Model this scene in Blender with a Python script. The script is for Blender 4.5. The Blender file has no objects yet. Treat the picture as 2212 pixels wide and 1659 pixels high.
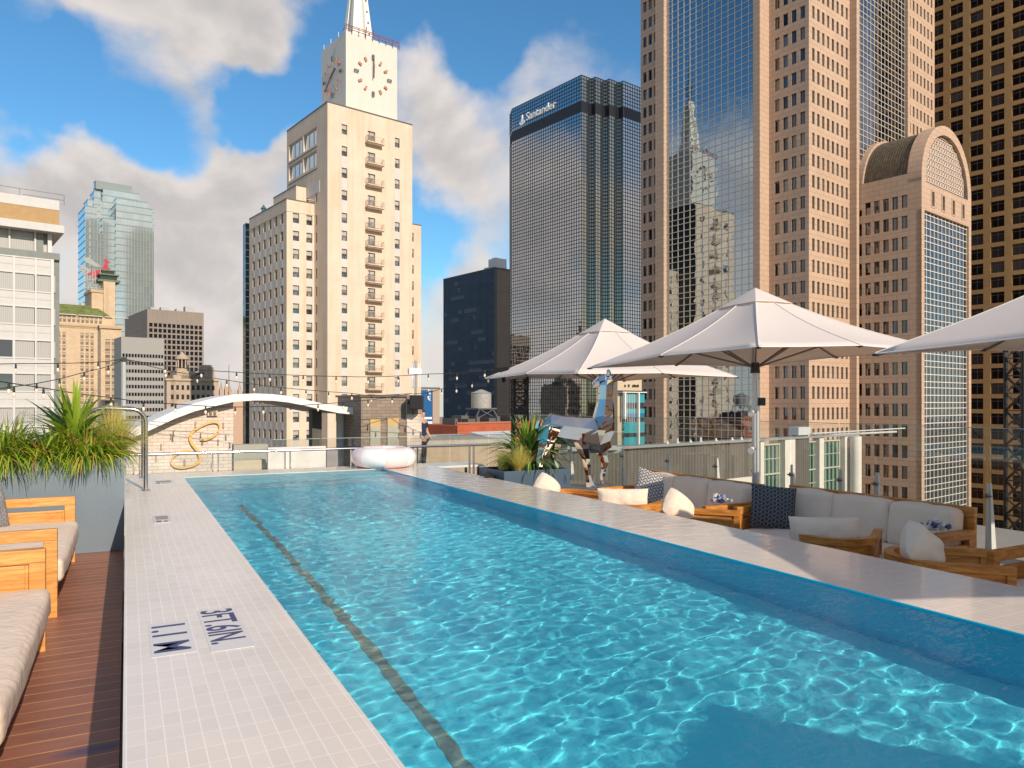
import bpy, bmesh, math, random
from mathutils import Vector, Matrix, noise
R = math.radians
sc = bpy.context.scene
COL = sc.collection
# ---------------------------------------------------------------- camera
TH = R(27.61)                       # the camera looks this far to the right of the pool's long axis
CAMZ = 1.05                         # metres above the pool coping (z = 0)
cam = bpy.data.cameras.new('camera'); camo = bpy.data.objects.new('camera', cam); COL.objects.link(camo)
cam.sensor_width = 36; cam.lens = 25.92; cam.shift_y = 0.0179; cam.clip_start = .05; cam.clip_end = 6000
camo.location = (0, 0, CAMZ); camo.rotation_euler = (math.pi/2, 0, -TH)
sc.camera = camo
# ---------------------------------------------------------------- light
SUN_AZ, SUN_EL = R(172.3), R(26.5)
F = 1592.6; CX = 1106; HY = 869     # camera constants of the 2212 px wide photograph
def ray(px, py):
    d, l, v = 1.0, (px-CX)/F, (HY-py)/F
    return Vector((d*math.sin(TH)+l*math.cos(TH), d*math.cos(TH)-l*math.sin(TH), v)).normalized()
world = bpy.data.worlds.new('World'); sc.world = world; world.use_nodes = True
def build_world():
    nt = world.node_tree; N = nt.nodes; L = nt.links
    bg = N['Background']
    def m(op, a, b=None, c=None, clamp=False):
        n = N.new('ShaderNodeMath'); n.operation = op; n.use_clamp = clamp
        for i, v in enumerate((a, b, c)):
            if v is None: continue
            if isinstance(v, (int, float)): n.inputs[i].default_value = v
            else: L.new(v, n.inputs[i])
        return n.outputs[0]
    def mr(v, a, b, c=0., d=1., smooth=True):
        n = N.new('ShaderNodeMapRange'); n.interpolation_type = 'SMOOTHSTEP' if smooth else 'LINEAR'
        L.new(v, n.inputs[0]); n.inputs[1].default_value = a; n.inputs[2].default_value = b
        n.inputs[3].default_value = c; n.inputs[4].default_value = d
        return n.outputs[0]
    sky = N.new('ShaderNodeTexSky'); sky.sky_type = 'NISHITA'; sky.sun_disc = False
    sky.sun_elevation = SUN_EL; sky.sun_rotation = SUN_AZ; sky.air_density = 1.0; sky.dust_density = .3; sky.ozone_density = 2.5
    hs = N.new('ShaderNodeHueSaturation'); hs.inputs['Saturation'].default_value = 1.12; hs.inputs['Value'].default_value = 1.0
    L.new(sky.outputs[0], hs.inputs['Color'])
    tc = N.new('ShaderNodeTexCoord'); dirv = tc.outputs['Generated']
    nrm = N.new('ShaderNodeVectorMath'); nrm.operation = 'NORMALIZE'; L.new(dirv, nrm.inputs[0]); V = nrm.outputs[0]
    sep = N.new('ShaderNodeSeparateXYZ'); L.new(V, sep.inputs[0])
    mp = N.new('ShaderNodeMapping'); L.new(V, mp.inputs[0]); mp.inputs['Scale'].default_value = (1, 1, 1.35); mp.inputs['Location'].default_value = (3.1, .7, 1.9)
    def fbm(vec, scale, detail, rough, dist=0.):
        n = N.new('ShaderNodeTexNoise'); n.inputs['Scale'].default_value = scale; n.inputs['Detail'].default_value = detail
        n.inputs['Roughness'].default_value = rough; n.inputs['Distortion'].default_value = dist; L.new(vec, n.inputs['Vector']); return n.outputs[0]
    n1 = fbm(mp.outputs[0], 3.4, 8, .54, .3)
    n2 = fbm(mp.outputs[0], 9.0, 6, .6, .1)
    # cloud banks (+) and blue gaps (-): px, py, radius in radians, weight
    banks = [(400, 30, .17, .60), (260, 10, .13, .4), (500, 80, .07, .3), (640, 110, .06, .08), (690, 60, .08, -.5), (640, 200, .05, -.2), (60, 260, .14, .22), (250, 330, .17, .25), (560, 290, .12, .30), (450, 330, .08, .1),
             (120, 500, .25, .30), (420, 560, .2, .30), (930, 190, .11, .45), (1010, 320, .13, .42), (1230, 120, .11, .48), (1100,160,.07,.3), (1040, 560, .08, .28),
             (480, 720, .25, .20), (950, 700, .1, .2), (1500, 330, .2, .15),
             (60, 150, .13, -.65), (230, 175, .11, -.5), (420, 190, .12, -.60), (560, 200, .07, -.45), (150,190,.08,-.3), (690, 190, .06, -.3), (560,215,.06,-.3), (960, 60, .15, -.5), (1200, 20, .17, -.45), (1330, 60, .12, -.35), (1330,150,.1,.1),
             (390, 350, .06, -.42), (930, 480, .08, -.42), (880, 430, .05, -.25), (1075, 230, .045, -.25), (140, 610, .07, -.2), (900, 570, .05, -.2), (360, 690, .03, -.3), (20, 40, .08, .1)]
    tot = None
    wn = N.new('ShaderNodeTexNoise'); wn.inputs['Scale'].default_value = 7; wn.inputs['Detail'].default_value = 5; L.new(V, wn.inputs['Vector'])
    w1 = N.new('ShaderNodeVectorMath'); w1.operation = 'SUBTRACT'; L.new(wn.outputs['Color'], w1.inputs[0]); w1.inputs[1].default_value = (.5, .5, .5)
    w2 = N.new('ShaderNodeVectorMath'); w2.operation = 'SCALE'; w2.inputs['Scale'].default_value = .22; L.new(w1.outputs[0], w2.inputs[0])
    w3 = N.new('ShaderNodeVectorMath'); L.new(V, w3.inputs[0]); L.new(w2.outputs[0], w3.inputs[1]); VW = w3.outputs[0]
    for px, py, r, w in banks:
        c = ray(px, py)
        dn = N.new('ShaderNodeVectorMath'); dn.operation = 'DISTANCE'; L.new(VW, dn.inputs[0]); dn.inputs[1].default_value = c
        o = mr(dn.outputs['Value'], 0, r*1.25, w, 0)
        tot = o if tot is None else m('ADD', tot, o)
    for az, el, r, w in ((311, 10, .36, .34), (294, 36, .36, -.5), (157, 14, .6, .25), (307, 26, .16, -.5), (285, 14, .2, .3)):
        c = Vector((math.sin(R(az))*math.cos(R(el)), math.cos(R(az))*math.cos(R(el)), math.sin(R(el)))); dn = N.new('ShaderNodeVectorMath'); dn.operation = 'DISTANCE'; L.new(V, dn.inputs[0]); dn.inputs[1].default_value = c
        tot = m('ADD', tot, mr(dn.outputs['Value'], 0, r*1.25, w, 0))
    dens = m('ADD', m('ADD', m('MULTIPLY', n1, 1.05), m('MULTIPLY', n2, .22)), tot)
    cov = mr(dens, .50, .93)
    hor = mr(sep.outputs[2], -.02, .16, .6, 0.)
    cov = m('MAXIMUM', cov, hor)
    # light on the cloud tops, grey in the thick undersides
    mp2 = N.new('ShaderNodeMapping'); L.new(V, mp2.inputs[0]); mp2.inputs['Scale'].default_value = (1, 1, 1.35); mp2.inputs['Location'].default_value = (3.1, .7, 1.9+.035)
    n1b = fbm(mp2.outputs[0], 3.4, 8, .54, .3)
    lit = m('ADD', m('MULTIPLY', m('SUBTRACT', n1, n1b), 6.0), m('SUBTRACT', 1.25, m('MULTIPLY', dens, .85)))
    litc = mr(lit, -.25, 1.0)
    cc = N.new('ShaderNodeMix'); cc.data_type = 'RGBA'; L.new(litc, cc.inputs['Factor'])
    cc.inputs['A'].default_value = (.42, .40, .395, 1); cc.inputs['B'].default_value = (.60, .555, .53, 1)
    sm = N.new('ShaderNodeMix'); sm.data_type = 'RGBA'; sm.blend_type = 'MULTIPLY'; sm.inputs['Factor'].default_value = 1
    L.new(hs.outputs[0], sm.inputs['A']); sm.inputs['B'].default_value = (SKYK*.60, SKYK*.88, SKYK*.93, 1)
    mx = N.new('ShaderNodeMix'); mx.data_type = 'RGBA'; L.new(cov, mx.inputs['Factor']); L.new(sm.outputs['Result'], mx.inputs['A'])
    k = N.new('ShaderNodeMix'); k.data_type = 'RGBA'; k.blend_type = 'MULTIPLY'; k.inputs['Factor'].default_value = 1
    L.new(cc.outputs['Result'], k.inputs['A']); k.inputs['B'].default_value = (10, 10, 10, 1); 
    L.new(k.outputs['Result'], mx.inputs['B'])
    L.new(mx.outputs['Result'], bg.inputs[0]); bg.inputs[1].default_value = .1
SKYK = 1.25
build_world()
sl = bpy.data.lights.new('sun', 'SUN'); sl.energy = 3.5; sl.angle = R(.5); sl.color = (1, .87, .72)
try: sl.cycles.is_caustics_light = True
except Exception: pass
so = bpy.data.objects.new('sun', sl); COL.objects.link(so)
sd = Vector((math.sin(SUN_AZ)*math.cos(SUN_EL), math.cos(SUN_AZ)*math.cos(SUN_EL), math.sin(SUN_EL)))
so.rotation_euler = sd.to_track_quat('Z', 'Y').to_euler(); so.location = (0, -20, 30)
vs = sc.view_settings; vs.view_transform = 'Standard'; vs.look = 'None'; vs.exposure = .42; vs.gamma = 1; vs.use_curve_mapping = False
sc.cycles.use_denoising = True; sc.cycles.max_bounces = 10; sc.cycles.transparent_max_bounces = 16; sc.cycles.sample_clamp_indirect = 6

# ---------------------------------------------------------------- materials
MATS = {}
def mat(name, col, rough=.6, metal=0., spec=.5, var=0., vscale=2., bump=0., bscale=30., trans=0., emit=None, coat=0., ior=1.45, alpha=1., stain=0.):
    if name in MATS: return MATS[name]
    m = bpy.data.materials.new(name); m.use_nodes = True; nt = m.node_tree; N = nt.nodes; L = nt.links
    b = N['Principled BSDF']; b.inputs['Base Color'].default_value = (*col, 1); b.inputs['Roughness'].default_value = rough
    b.inputs['Metallic'].default_value = metal; b.inputs['Specular IOR Level'].default_value = spec; b.inputs['IOR'].default_value = ior
    b.inputs['Transmission Weight'].default_value = trans; b.inputs['Coat Weight'].default_value = coat; b.inputs['Alpha'].default_value = alpha
    if emit: b.inputs['Emission Color'].default_value = (*emit[:3], 1); b.inputs['Emission Strength'].default_value = emit[3]
    tc = N.new('ShaderNodeTexCoord')
    if var or stain:
        n = N.new('ShaderNodeTexNoise'); n.inputs['Scale'].default_value = vscale; n.inputs['Detail'].default_value = 6; n.inputs['Roughness'].default_value = .6
        L.new(tc.outputs['Object'], n.inputs['Vector'])
        r = N.new('ShaderNodeValToRGB'); r.color_ramp.elements[0].position = .3; r.color_ramp.elements[1].position = .7
        r.color_ramp.elements[0].color = (*[c*(1-var) for c in col], 1); r.color_ramp.elements[1].color = (*[min(1, c*(1+var)) for c in col], 1)
        L.new(n.outputs[0], r.inputs[0]); out = r.outputs[0]
        if stain:
            mp = N.new('ShaderNodeMapping'); mp.inputs['Scale'].default_value = (1, 1, .08); L.new(tc.outputs['Object'], mp.inputs[0])
            n2 = N.new('ShaderNodeTexNoise'); n2.inputs['Scale'].default_value = vscale*2.5; n2.inputs['Detail'].default_value = 5; L.new(mp.outputs[0], n2.inputs['Vector'])
            mr = N.new('ShaderNodeMapRange'); mr.inputs[1].default_value = .5; mr.inputs[2].default_value = .75; mr.inputs[3].default_value = 0; mr.inputs[4].default_value = stain
            L.new(n2.outputs[0], mr.inputs[0]); mx = N.new('ShaderNodeMix'); mx.data_type = 'RGBA'; L.new(mr.outputs[0], mx.inputs['Factor'])
            L.new(out, mx.inputs['A']); mx.inputs['B'].default_value = (col[0]*.7, col[1]*.55, col[2]*.4, 1); out = mx.outputs['Result']
        L.new(out, b.inputs['Base Color'])
    if bump:
        n = N.new('ShaderNodeTexNoise'); n.inputs['Scale'].default_value = bscale; n.inputs['Detail'].default_value = 4; L.new(tc.outputs['Object'], n.inputs['Vector'])
        bp = N.new('ShaderNodeBump'); bp.inputs['Strength'].default_value = min(1, bump); bp.inputs['Distance'].default_value = .01*max(1, bump); L.new(n.outputs[0], bp.inputs['Height']); L.new(bp.outputs[0], b.inputs['Normal'])
    MATS[name] = m; return m
def node_mat(name, rough=.6, metal=0., spec=.5):
    m = bpy.data.materials.new(name); m.use_nodes = True; MATS[name] = m
    b = m.node_tree.nodes['Principled BSDF']; b.inputs['Roughness'].default_value = rough; b.inputs['Metallic'].default_value = metal; b.inputs['Specular IOR Level'].default_value = spec
    return m, m.node_tree.nodes, m.node_tree.links, b
def wallcoord(N, L):
    """(x+y, z) of the object: runs along any axis-aligned wall"""
    tc = N.new('ShaderNodeTexCoord'); s = N.new('ShaderNodeSeparateXYZ'); L.new(tc.outputs['Object'], s.inputs[0])
    a = N.new('ShaderNodeMath'); L.new(s.outputs[0], a.inputs[0]); L.new(s.outputs[1], a.inputs[1])
    c = N.new('ShaderNodeCombineXYZ'); L.new(a.outputs[0], c.inputs[0]); L.new(s.outputs[2], c.inputs[1]); return tc, c.outputs[0]
def masonry(name, col, bw, bh, mortar=.01, mcol=None, var=.06, rough=.7, noisevar=.1, bump=.3, off=.5, nscale=.25, stain=0., floor=False, msmooth=.1):
    if name in MATS: return MATS[name]
    m, N, L, b = node_mat(name, rough)
    if floor: tc = N.new('ShaderNodeTexCoord'); vec = tc.outputs['Object']
    else: tc, vec = wallcoord(N, L)
    br = N.new('ShaderNodeTexBrick'); L.new(vec, br.inputs['Vector']); br.inputs['Scale'].default_value = 1; br.inputs['Brick Width'].default_value = bw
    br.inputs['Row Height'].default_value = bh; br.inputs['Mortar Size'].default_value = mortar; br.inputs['Mortar Smooth'].default_value = msmooth; br.offset = off
    br.inputs['Color1'].default_value = (*[c*(1-var) for c in col], 1); br.inputs['Color2'].default_value = (*[min(1, c*(1+var)) for c in col], 1)
    br.inputs['Mortar'].default_value = (*(mcol or [c*.6 for c in col]), 1)
    n = N.new('ShaderNodeTexNoise'); n.inputs['Scale'].default_value = nscale; n.inputs['Detail'].default_value = 8; n.inputs['Roughness'].default_value = .65; L.new(tc.outputs['Object'], n.inputs['Vector'])
    mr = N.new('ShaderNodeMapRange'); mr.inputs[1].default_value = .3; mr.inputs[2].default_value = .7; mr.inputs[3].default_value = 1-noisevar; mr.inputs[4].default_value = 1+noisevar; L.new(n.outputs[0], mr.inputs[0])
    mu = N.new('ShaderNodeMix'); mu.data_type = 'RGBA'; mu.blend_type = 'MULTIPLY'; mu.inputs['Factor'].default_value = 1; L.new(br.outputs[0], mu.inputs['A']); L.new(mr.outputs[0], mu.inputs['B'])
    res = mu.outputs['Result']
    if stain:
        mp = N.new('ShaderNodeMapping'); mp.inputs['Scale'].default_value = (1, 1, .07); L.new(tc.outputs['Object'], mp.inputs[0])
        n2 = N.new('ShaderNodeTexNoise'); n2.inputs['Scale'].default_value = nscale*3; n2.inputs['Detail'].default_value = 6; L.new(mp.outputs[0], n2.inputs['Vector'])
        m3 = N.new('ShaderNodeMapRange'); m3.inputs[1].default_value = .48; m3.inputs[2].default_value = .72; m3.inputs[3].default_value = 0; m3.inputs[4].default_value = stain; L.new(n2.outputs[0], m3.inputs[0])
        m5 = N.new('ShaderNodeMix'); m5.data_type = 'RGBA'; L.new(m3.outputs[0], m5.inputs['Factor']); L.new(res, m5.inputs['A']); m5.inputs['B'].default_value = (col[0]*.85, col[1]*.68, col[2]*.5, 1); res = m5.outputs['Result']
    L.new(res, b.inputs['Base Color'])
    if bump:
        bp = N.new('ShaderNodeBump'); bp.invert = True; bp.inputs['Strength'].default_value = bump; bp.inputs['Distance'].default_value = .004; L.new(br.outputs['Fac'], bp.inputs['Height']); L.new(bp.outputs[0], b.inputs['Normal'])
    return m
def mirror_glass(name, col, rough=.02, wav=.0, wscale=.35, metal=1., var=0., pane=(1.5, 1.2), blind=None):
    """coated facade glass: reflects, each pane slightly out of true"""
    if name in MATS: return MATS[name]
    m, N, L, b = node_mat(name, rough, metal)
    b.inputs['Base Color'].default_value = (*col, 1)
    tc, vec = wallcoord(N, L)
    if var:
        v = N.new('ShaderNodeTexBrick'); v.offset = 0; L.new(vec, v.inputs['Vector']); v.inputs['Scale'].default_value = 1; v.inputs['Brick Width'].default_value = pane[0]; v.inputs['Row Height'].default_value = pane[1]; v.inputs['Mortar Size'].default_value = 0
        v.inputs['Color1'].default_value = (*[c*(1-var) for c in col], 1); v.inputs['Color2'].default_value = (*[c*(1+var) for c in col], 1); L.new(v.outputs[0], b.inputs['Base Color'])
    if blind:          # some windows have a pale blind behind the glass
        v2 = N.new('ShaderNodeTexBrick'); v2.offset = .37; L.new(vec, v2.inputs['Vector']); v2.inputs['Scale'].default_value = 1; v2.inputs['Brick Width'].default_value = pane[0]; v2.inputs['Row Height'].default_value = pane[1]; v2.inputs['Mortar Size'].default_value = 0
        v2.inputs['Color1'].default_value = (0,0,0,1); v2.inputs['Color2'].default_value = (1,1,1,1); oi_ = N.new('ShaderNodeObjectInfo'); a1 = N.new('ShaderNodeMath'); a1.operation = 'MULTIPLY_ADD'; a1.inputs[1].default_value = 7.31; L.new(oi_.outputs['Random'], a1.inputs[0]); L.new(v2.outputs[0], a1.inputs[2])
        f1 = N.new('ShaderNodeMath'); f1.operation = 'FRACT'; L.new(a1.outputs[0], f1.inputs[0]); m1 = N.new('ShaderNodeMapRange'); m1.inputs[1].default_value = .62; m1.inputs[2].default_value = 1.0; m1.inputs[3].default_value = 0; m1.inputs[4].default_value = .85; L.new(f1.outputs[0], m1.inputs[0])
        mb_ = N.new('ShaderNodeMix'); mb_.data_type = 'RGBA'; L.new(m1.outputs[0], mb_.inputs['Factor']); src = b.inputs['Base Color'].links[0].from_socket if b.inputs['Base Color'].links else None
        if src: L.new(src, mb_.inputs['A'])
        else: mb_.inputs['A'].default_value = (*col, 1)
        mb_.inputs['B'].default_value = (*blind, 1); L.new(mb_.outputs['Result'], b.inputs['Base Color']); iv = N.new('ShaderNodeMath'); iv.operation = 'SUBTRACT'; iv.inputs[0].default_value = 1; L.new(m1.outputs[0], iv.inputs[1]); L.new(iv.outputs[0], b.inputs['Metallic'])
    if wav:
        n = N.new('ShaderNodeTexNoise'); n.inputs['Scale'].default_value = wscale; n.inputs['Detail'].default_value = 1.5; L.new(tc.outputs['Object'], n.inputs['Vector'])
        bp = N.new('ShaderNodeBump'); bp.inputs['Strength'].default_value = 1; bp.inputs['Distance'].default_value = wav; L.new(n.outputs[0], bp.inputs['Height']); L.new(bp.outputs[0], b.inputs['Normal'])
    return m
# ---------------------------------------------------------------- mesh builder
class MB:
    def __init__(s): s.v = []; s.f = []; s.m = []; s.sm = []; s.cur = 0
    def face(s, pts, mi=None, smooth=False):
        i = len(s.v); s.v += [tuple(p) for p in pts]; s.f.append(tuple(range(i, i+len(pts)))); s.m.append(s.cur if mi is None else mi); s.sm.append(smooth)
    def raw(s, v, f, smooth=False, mi=None):
        i = len(s.v); s.v += [tuple(p) for p in v]
        for q in f: s.f.append(tuple(i+k for k in q)); s.m.append(s.cur if mi is None else mi); s.sm.append(smooth)
        return s
    def box(s, x0, x1, y0, y1, z0, z1, mi=None):
        v = [(x0,y0,z0),(x1,y0,z0),(x1,y1,z0),(x0,y1,z0),(x0,y0,z1),(x1,y0,z1),(x1,y1,z1),(x0,y1,z1)]
        return s.raw(v, [(3,2,1,0),(4,5,6,7),(0,1,5,4),(1,2,6,5),(2,3,7,6),(3,0,4,7)], mi=mi)
    def bar(s, a, b, w, h=None, mi=None, up=(0,0,1)):
        a, b = Vector(a), Vector(b); h = h or w; d = (b-a).normalized(); u = Vector(up)
        if abs(d.dot(u)) > .98: u = Vector((1, 0, 0))
        x = d.cross(u).normalized(); y = x.cross(d)
        v = [p + x*sx*w/2 + y*sy*h/2 for p in (a, b) for sx, sy in ((-1,-1),(1,-1),(1,1),(-1,1))]
        return s.raw(v, [(3,2,1,0),(4,5,6,7),(0,1,5,4),(1,2,6,5),(2,3,7,6),(3,0,4,7)], mi=mi)
    def tube(s, path, r, n=8, mi=None, cap=True, smooth=True):
        path = [Vector(p) for p in path]; rs = r if isinstance(r, (list, tuple)) else [r]*len(path); v = []; f = []
        prev = None
        for i, p in enumerate(path):
            d = (path[min(i+1, len(path)-1)] - path[max(i-1, 0)]).normalized()
            if prev is None: u = Vector((0, 0, 1)) if abs(d.z) < .9 else Vector((1, 0, 0)); x = d.cross(u).normalized()
            else: x = (prev - d*prev.dot(d)).normalized()
            prev = x; y = d.cross(x)
            for k in range(n): a = 2*math.pi*k/n; v.append(p + (x*math.cos(a) + y*math.sin(a))*rs[i])
        for i in range(len(path)-1):
            for k in range(n): f.append((i*n+k, i*n+(k+1)%n, (i+1)*n+(k+1)%n, (i+1)*n+k))
        s.raw(v, f, smooth, mi)
        if cap: s.face([v[k] for k in range(n)][::-1], mi); s.face([v[-n+k] for k in range(n)], mi)
        return s
    def cyl(s, x, y, z0, z1, r, r2=None, n=16, mi=None): return s.tube([(x,y,z0),(x,y,z1)], [r, r if r2 is None else r2], n, mi)
    def build(s, name, mats, parent=None, bevel=0., seg=2, data_only=False):
        me = bpy.data.meshes.new(name); me.from_pydata(s.v, [], s.f)
        for mm in (mats if isinstance(mats, (list, tuple)) else [mats]): me.materials.append(mm)
        me.polygons.foreach_set('material_index', s.m); me.polygons.foreach_set('use_smooth', s.sm); me.update()
        if data_only: return me
        return link(name, me, parent, bevel, seg)
def link(name, me, parent=None, bevel=0., seg=2):
    o = bpy.data.objects.new(name, me); COL.objects.link(o)
    if parent: o.parent = parent
    if bevel: md = o.modifiers.new('bevel', 'BEVEL'); md.width = bevel; md.segments = seg; md.limit_method = 'ANGLE'; md.angle_limit = R(40)
    return o
def tag(o, label=None, cat=None, group=None, kind=None):
    if label: o['label'] = label
    if cat: o['category'] = cat
    if group: o['group'] = group
    if kind: o['kind'] = kind
    return o
def thing(name, label, cat, loc=(0,0,0), rz=0., group=None):
    o = bpy.data.objects.new(name, None); COL.objects.link(o); o.location = loc; o.rotation_euler = (0, 0, rz); o.empty_display_size = .2
    return tag(o, label, cat, group)
def copy_tree(o, parent=None):
    c = o.copy(); COL.objects.link(c); c.parent = parent
    for ch in [k for k in KIDS(o)]: copy_tree(ch, c)
    return c
def KIDS(o): return [x for x in bpy.data.objects if x.parent == o]
def text_obj(name, s, m, size, parent=None, ext=.01, loc=(0,0,0), rot=(0,0,0), sx=1., shear=0., align='LEFT', bold=0., spacing=1.):
    cu = bpy.data.curves.new(name, 'FONT'); cu.body = s; cu.size = size; cu.extrude = ext; cu.align_x = align; cu.shear = shear; cu.offset = bold; cu.space_character = spacing
    o = bpy.data.objects.new(name, cu); COL.objects.link(o); cu.materials.append(m); o.parent = parent; o.location = loc; o.rotation_euler = rot; o.scale = (sx, 1, 1); return o
# ---------------------------------------------------------------- city grid frame: s to the right-back, t to the left-back
AL = R(51.0); GA = math.pi/2 - (TH + AL); SA, CA = math.sin(AL), math.cos(AL)
D2 = Vector((math.cos(GA), math.sin(GA), 0)); D1 = Vector((-math.sin(GA), math.cos(GA), 0))
def st(px, dep): l = (px-CX)/F*dep; return l*SA+dep*CA, -l*CA+dep*SA
def t_at(s, px): q = (px-CX)/F; return s*(SA-q*CA)/(CA+q*SA)
def s_at(t, px): q = (px-CX)/F; return t*(CA+q*SA)/(SA-q*CA)
def zd(py, s, t): return CAMZ + (HY-py)*(s*CA+t*SA)/F
def gw(s, t, z=0): p = D2*s + D1*t; return (p.x, p.y, z)
def wpt(px, py, z):                 # ground point seen at a pixel on height z
    d = F*(CAMZ-z)/(py-HY); l = (px-CX)/F*d; return Vector((d*math.sin(TH)+l*math.cos(TH), d*math.cos(TH)-l*math.sin(TH), z))
def dpt(px, py, d):                 # point seen at a pixel at camera depth d
    l = (px-CX)/F*d; return Vector((d*math.sin(TH)+l*math.cos(TH), d*math.cos(TH)-l*math.sin(TH), CAMZ+(HY-py)*d/F))
def proj(p):
    d = p.x*math.sin(TH)+p.y*math.cos(TH); l = p.x*math.cos(TH)-p.y*math.sin(TH)
    return (CX+l/d*F, HY-(p.z-CAMZ)/d*F, d) if d > .1 else (-9999, 0, d)
GZ = -62.0
class Bld:
    """a building on the city grid; local x = along s, local y = along t, faces W (x const) and S (y const)"""
    def __init__(b, name, label, s, t, cat='building', group=None):
        b.root = thing(name, label, cat, gw(s, t, 0), GA, group); b.s, b.t = s, t; b.wall = MB(); b.win = []
    def facade(b, kind, c, u0, u1, z0, z1, cols, rows, dep=.25, mi=0, style='win', reveal=None, skip=None):
        us = sorted({u0, u1, *[x for q in cols for x in q]}); zs = sorted({z0, z1, *[x for q in rows for x in q]})
        cs = {(a, bb) for a, bb in cols}; rr = {(a, bb) for a, bb in rows}
        P = (lambda u, z, d=0: (u, c+d, z)) if kind == 'S' else (lambda u, z, d=0: (c+d, u, z))
        if not cols or not rows:
            b._q(kind, P(u0,z0), P(u1,z0), P(u1,z1), P(u0,z1), mi); return
        # strips between the rows stay whole, strips across the rows are cut at the columns
        for a, e in zip(zs, zs[1:]):
            if (a, e) not in rr: b._q(kind, P(u0,a), P(u1,a), P(u1,e), P(u0,e), mi); continue
            for p, q in zip(us, us[1:]):
                if (p, q) not in cs or (skip and skip(p, a)): b._q(kind, P(p,a), P(q,a), P(q,e), P(p,e), mi); continue
                rm = mi if reveal is None else reveal
                b.wall.face([P(p,a), P(p,e), P(p,e,dep), P(p,a,dep)], rm); b.wall.face([P(q,a), P(q,a,dep), P(q,e,dep), P(q,e)], rm)
                b.wall.face([P(p,a), P(p,a,dep), P(q,a,dep), P(q,a)], rm); b.wall.face([P(p,e), P(q,e), P(q,e,dep), P(p,e,dep)], rm)
                b.win.append((style, kind, P((p+q)/2, a, dep), q-p, e-a))
    def _q(b, kind, p0, p1, p2, p3, mi): b.wall.face([p0, p1, p2, p3] if kind == 'S' else [p1, p0, p3, p2], mi)
    def box(b, x0, x1, y0, y1, z0, z1, mi=0): b.wall.box(x0, x1, y0, y1, z0, z1, mi)
    def finish(b, wall_mats, styles, limit=100, wname='wall', part='window'):
        b.wall.build(wname, wall_mats, b.root)
        M0 = Matrix.Translation(b.root.location) @ Matrix.Rotation(GA, 4, 'Z')
        seen = []; rest = []
        for w in b.win:
            p = M0 @ Vector(w[2]); x, y, d = proj(p)
            (seen if (-20 < x < 2240 and -20 < y < 1100 and d > 0) else rest).append((d, w))
        seen.sort(key=lambda q: q[0]); cache = {}
        for d, w in seen[:limit]:
            key = (w[0], round(w[3], 2), round(w[4], 2))
            if key not in cache: mb = MB(); styles[w[0]][0](mb, w[3], w[4], random.Random(1)); cache[key] = [mb.build(part, styles[w[0]][1], data_only=True)]
            o = link(part, cache[key][0], b.root); o.location = w[2]
            if w[1] == 'W': o.rotation_euler = (0, 0, -math.pi/2)
        left = seen[limit:] + rest
        if left:
            names = list(styles); mb = MB(); mats = []
            offs = {}
            for k in names: offs[k] = len(mats); mats += list(styles[k][1])
            for d, w in left:
                tmp = MB(); styles[w[0]][0](tmp, w[3], w[4], random.Random(1)); X, Y, Z = w[2]
                if w[1] == 'W': vv = [(X+y, Y-x, Z+z) for x, y, z in tmp.v]
                else: vv = [(X+x, Y+y, Z+z) for x, y, z in tmp.v]
                i0 = len(mb.v); mb.v += vv
                for f, mi, sm in zip(tmp.f, tmp.m, tmp.sm): mb.f.append(tuple(i0+k for k in f)); mb.m.append(mi+offs[w[0]]); mb.sm.append(sm)
            tag(mb.build(part, mats, b.root), kind='stuff')
def w_plain(mb, w, h, rnd):
    mb.face([(-w/2,0,0),(w/2,0,0),(w/2,0,h),(-w/2,0,h)], 0)
def w_sash(mb, w, h, rnd, fr=.07):
    mb.face([(-w/2,0,0),(w/2,0,0),(w/2,0,h*.52),(-w/2,0,h*.52)], 0); mb.face([(-w/2,.0,h*.52),(w/2,.0,h*.52),(w/2,.0,h),(-w/2,.0,h)], 2)
    for a in (-w/2, w/2-fr): mb.box(a, a+fr, -.06, .0, 0, h, 1)
    for z in (0, h*.5, h-fr): mb.box(-w/2+fr, w/2-fr, -.05, 0, z, z+fr, 1)
def w_mull(mb, w, h, rnd, fr=.08, n=2):
    mb.face([(-w/2,0,0),(w/2,0,0),(w/2,0,h),(-w/2,0,h)], 0)
    for i in range(1, n): x = -w/2+w*i/n; mb.box(x-fr/2, x+fr/2, -.06, 0, 0, h, 1)
    mb.box(-w/2, w/2, -.05, 0, h*.72, h*.72+fr, 1)
def rows_down(ztop, h, pitch, zmin): 
    out = []; z = ztop
    while z-h > zmin: out.append((z-h, z)); z -= pitch
    return out
def cols_even(u0, u1, n, w):
    p = (u1-u0)/n; return [(u0+p*(i+.5)-w/2, u0+p*(i+.5)+w/2) for i in range(n)]
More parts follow.
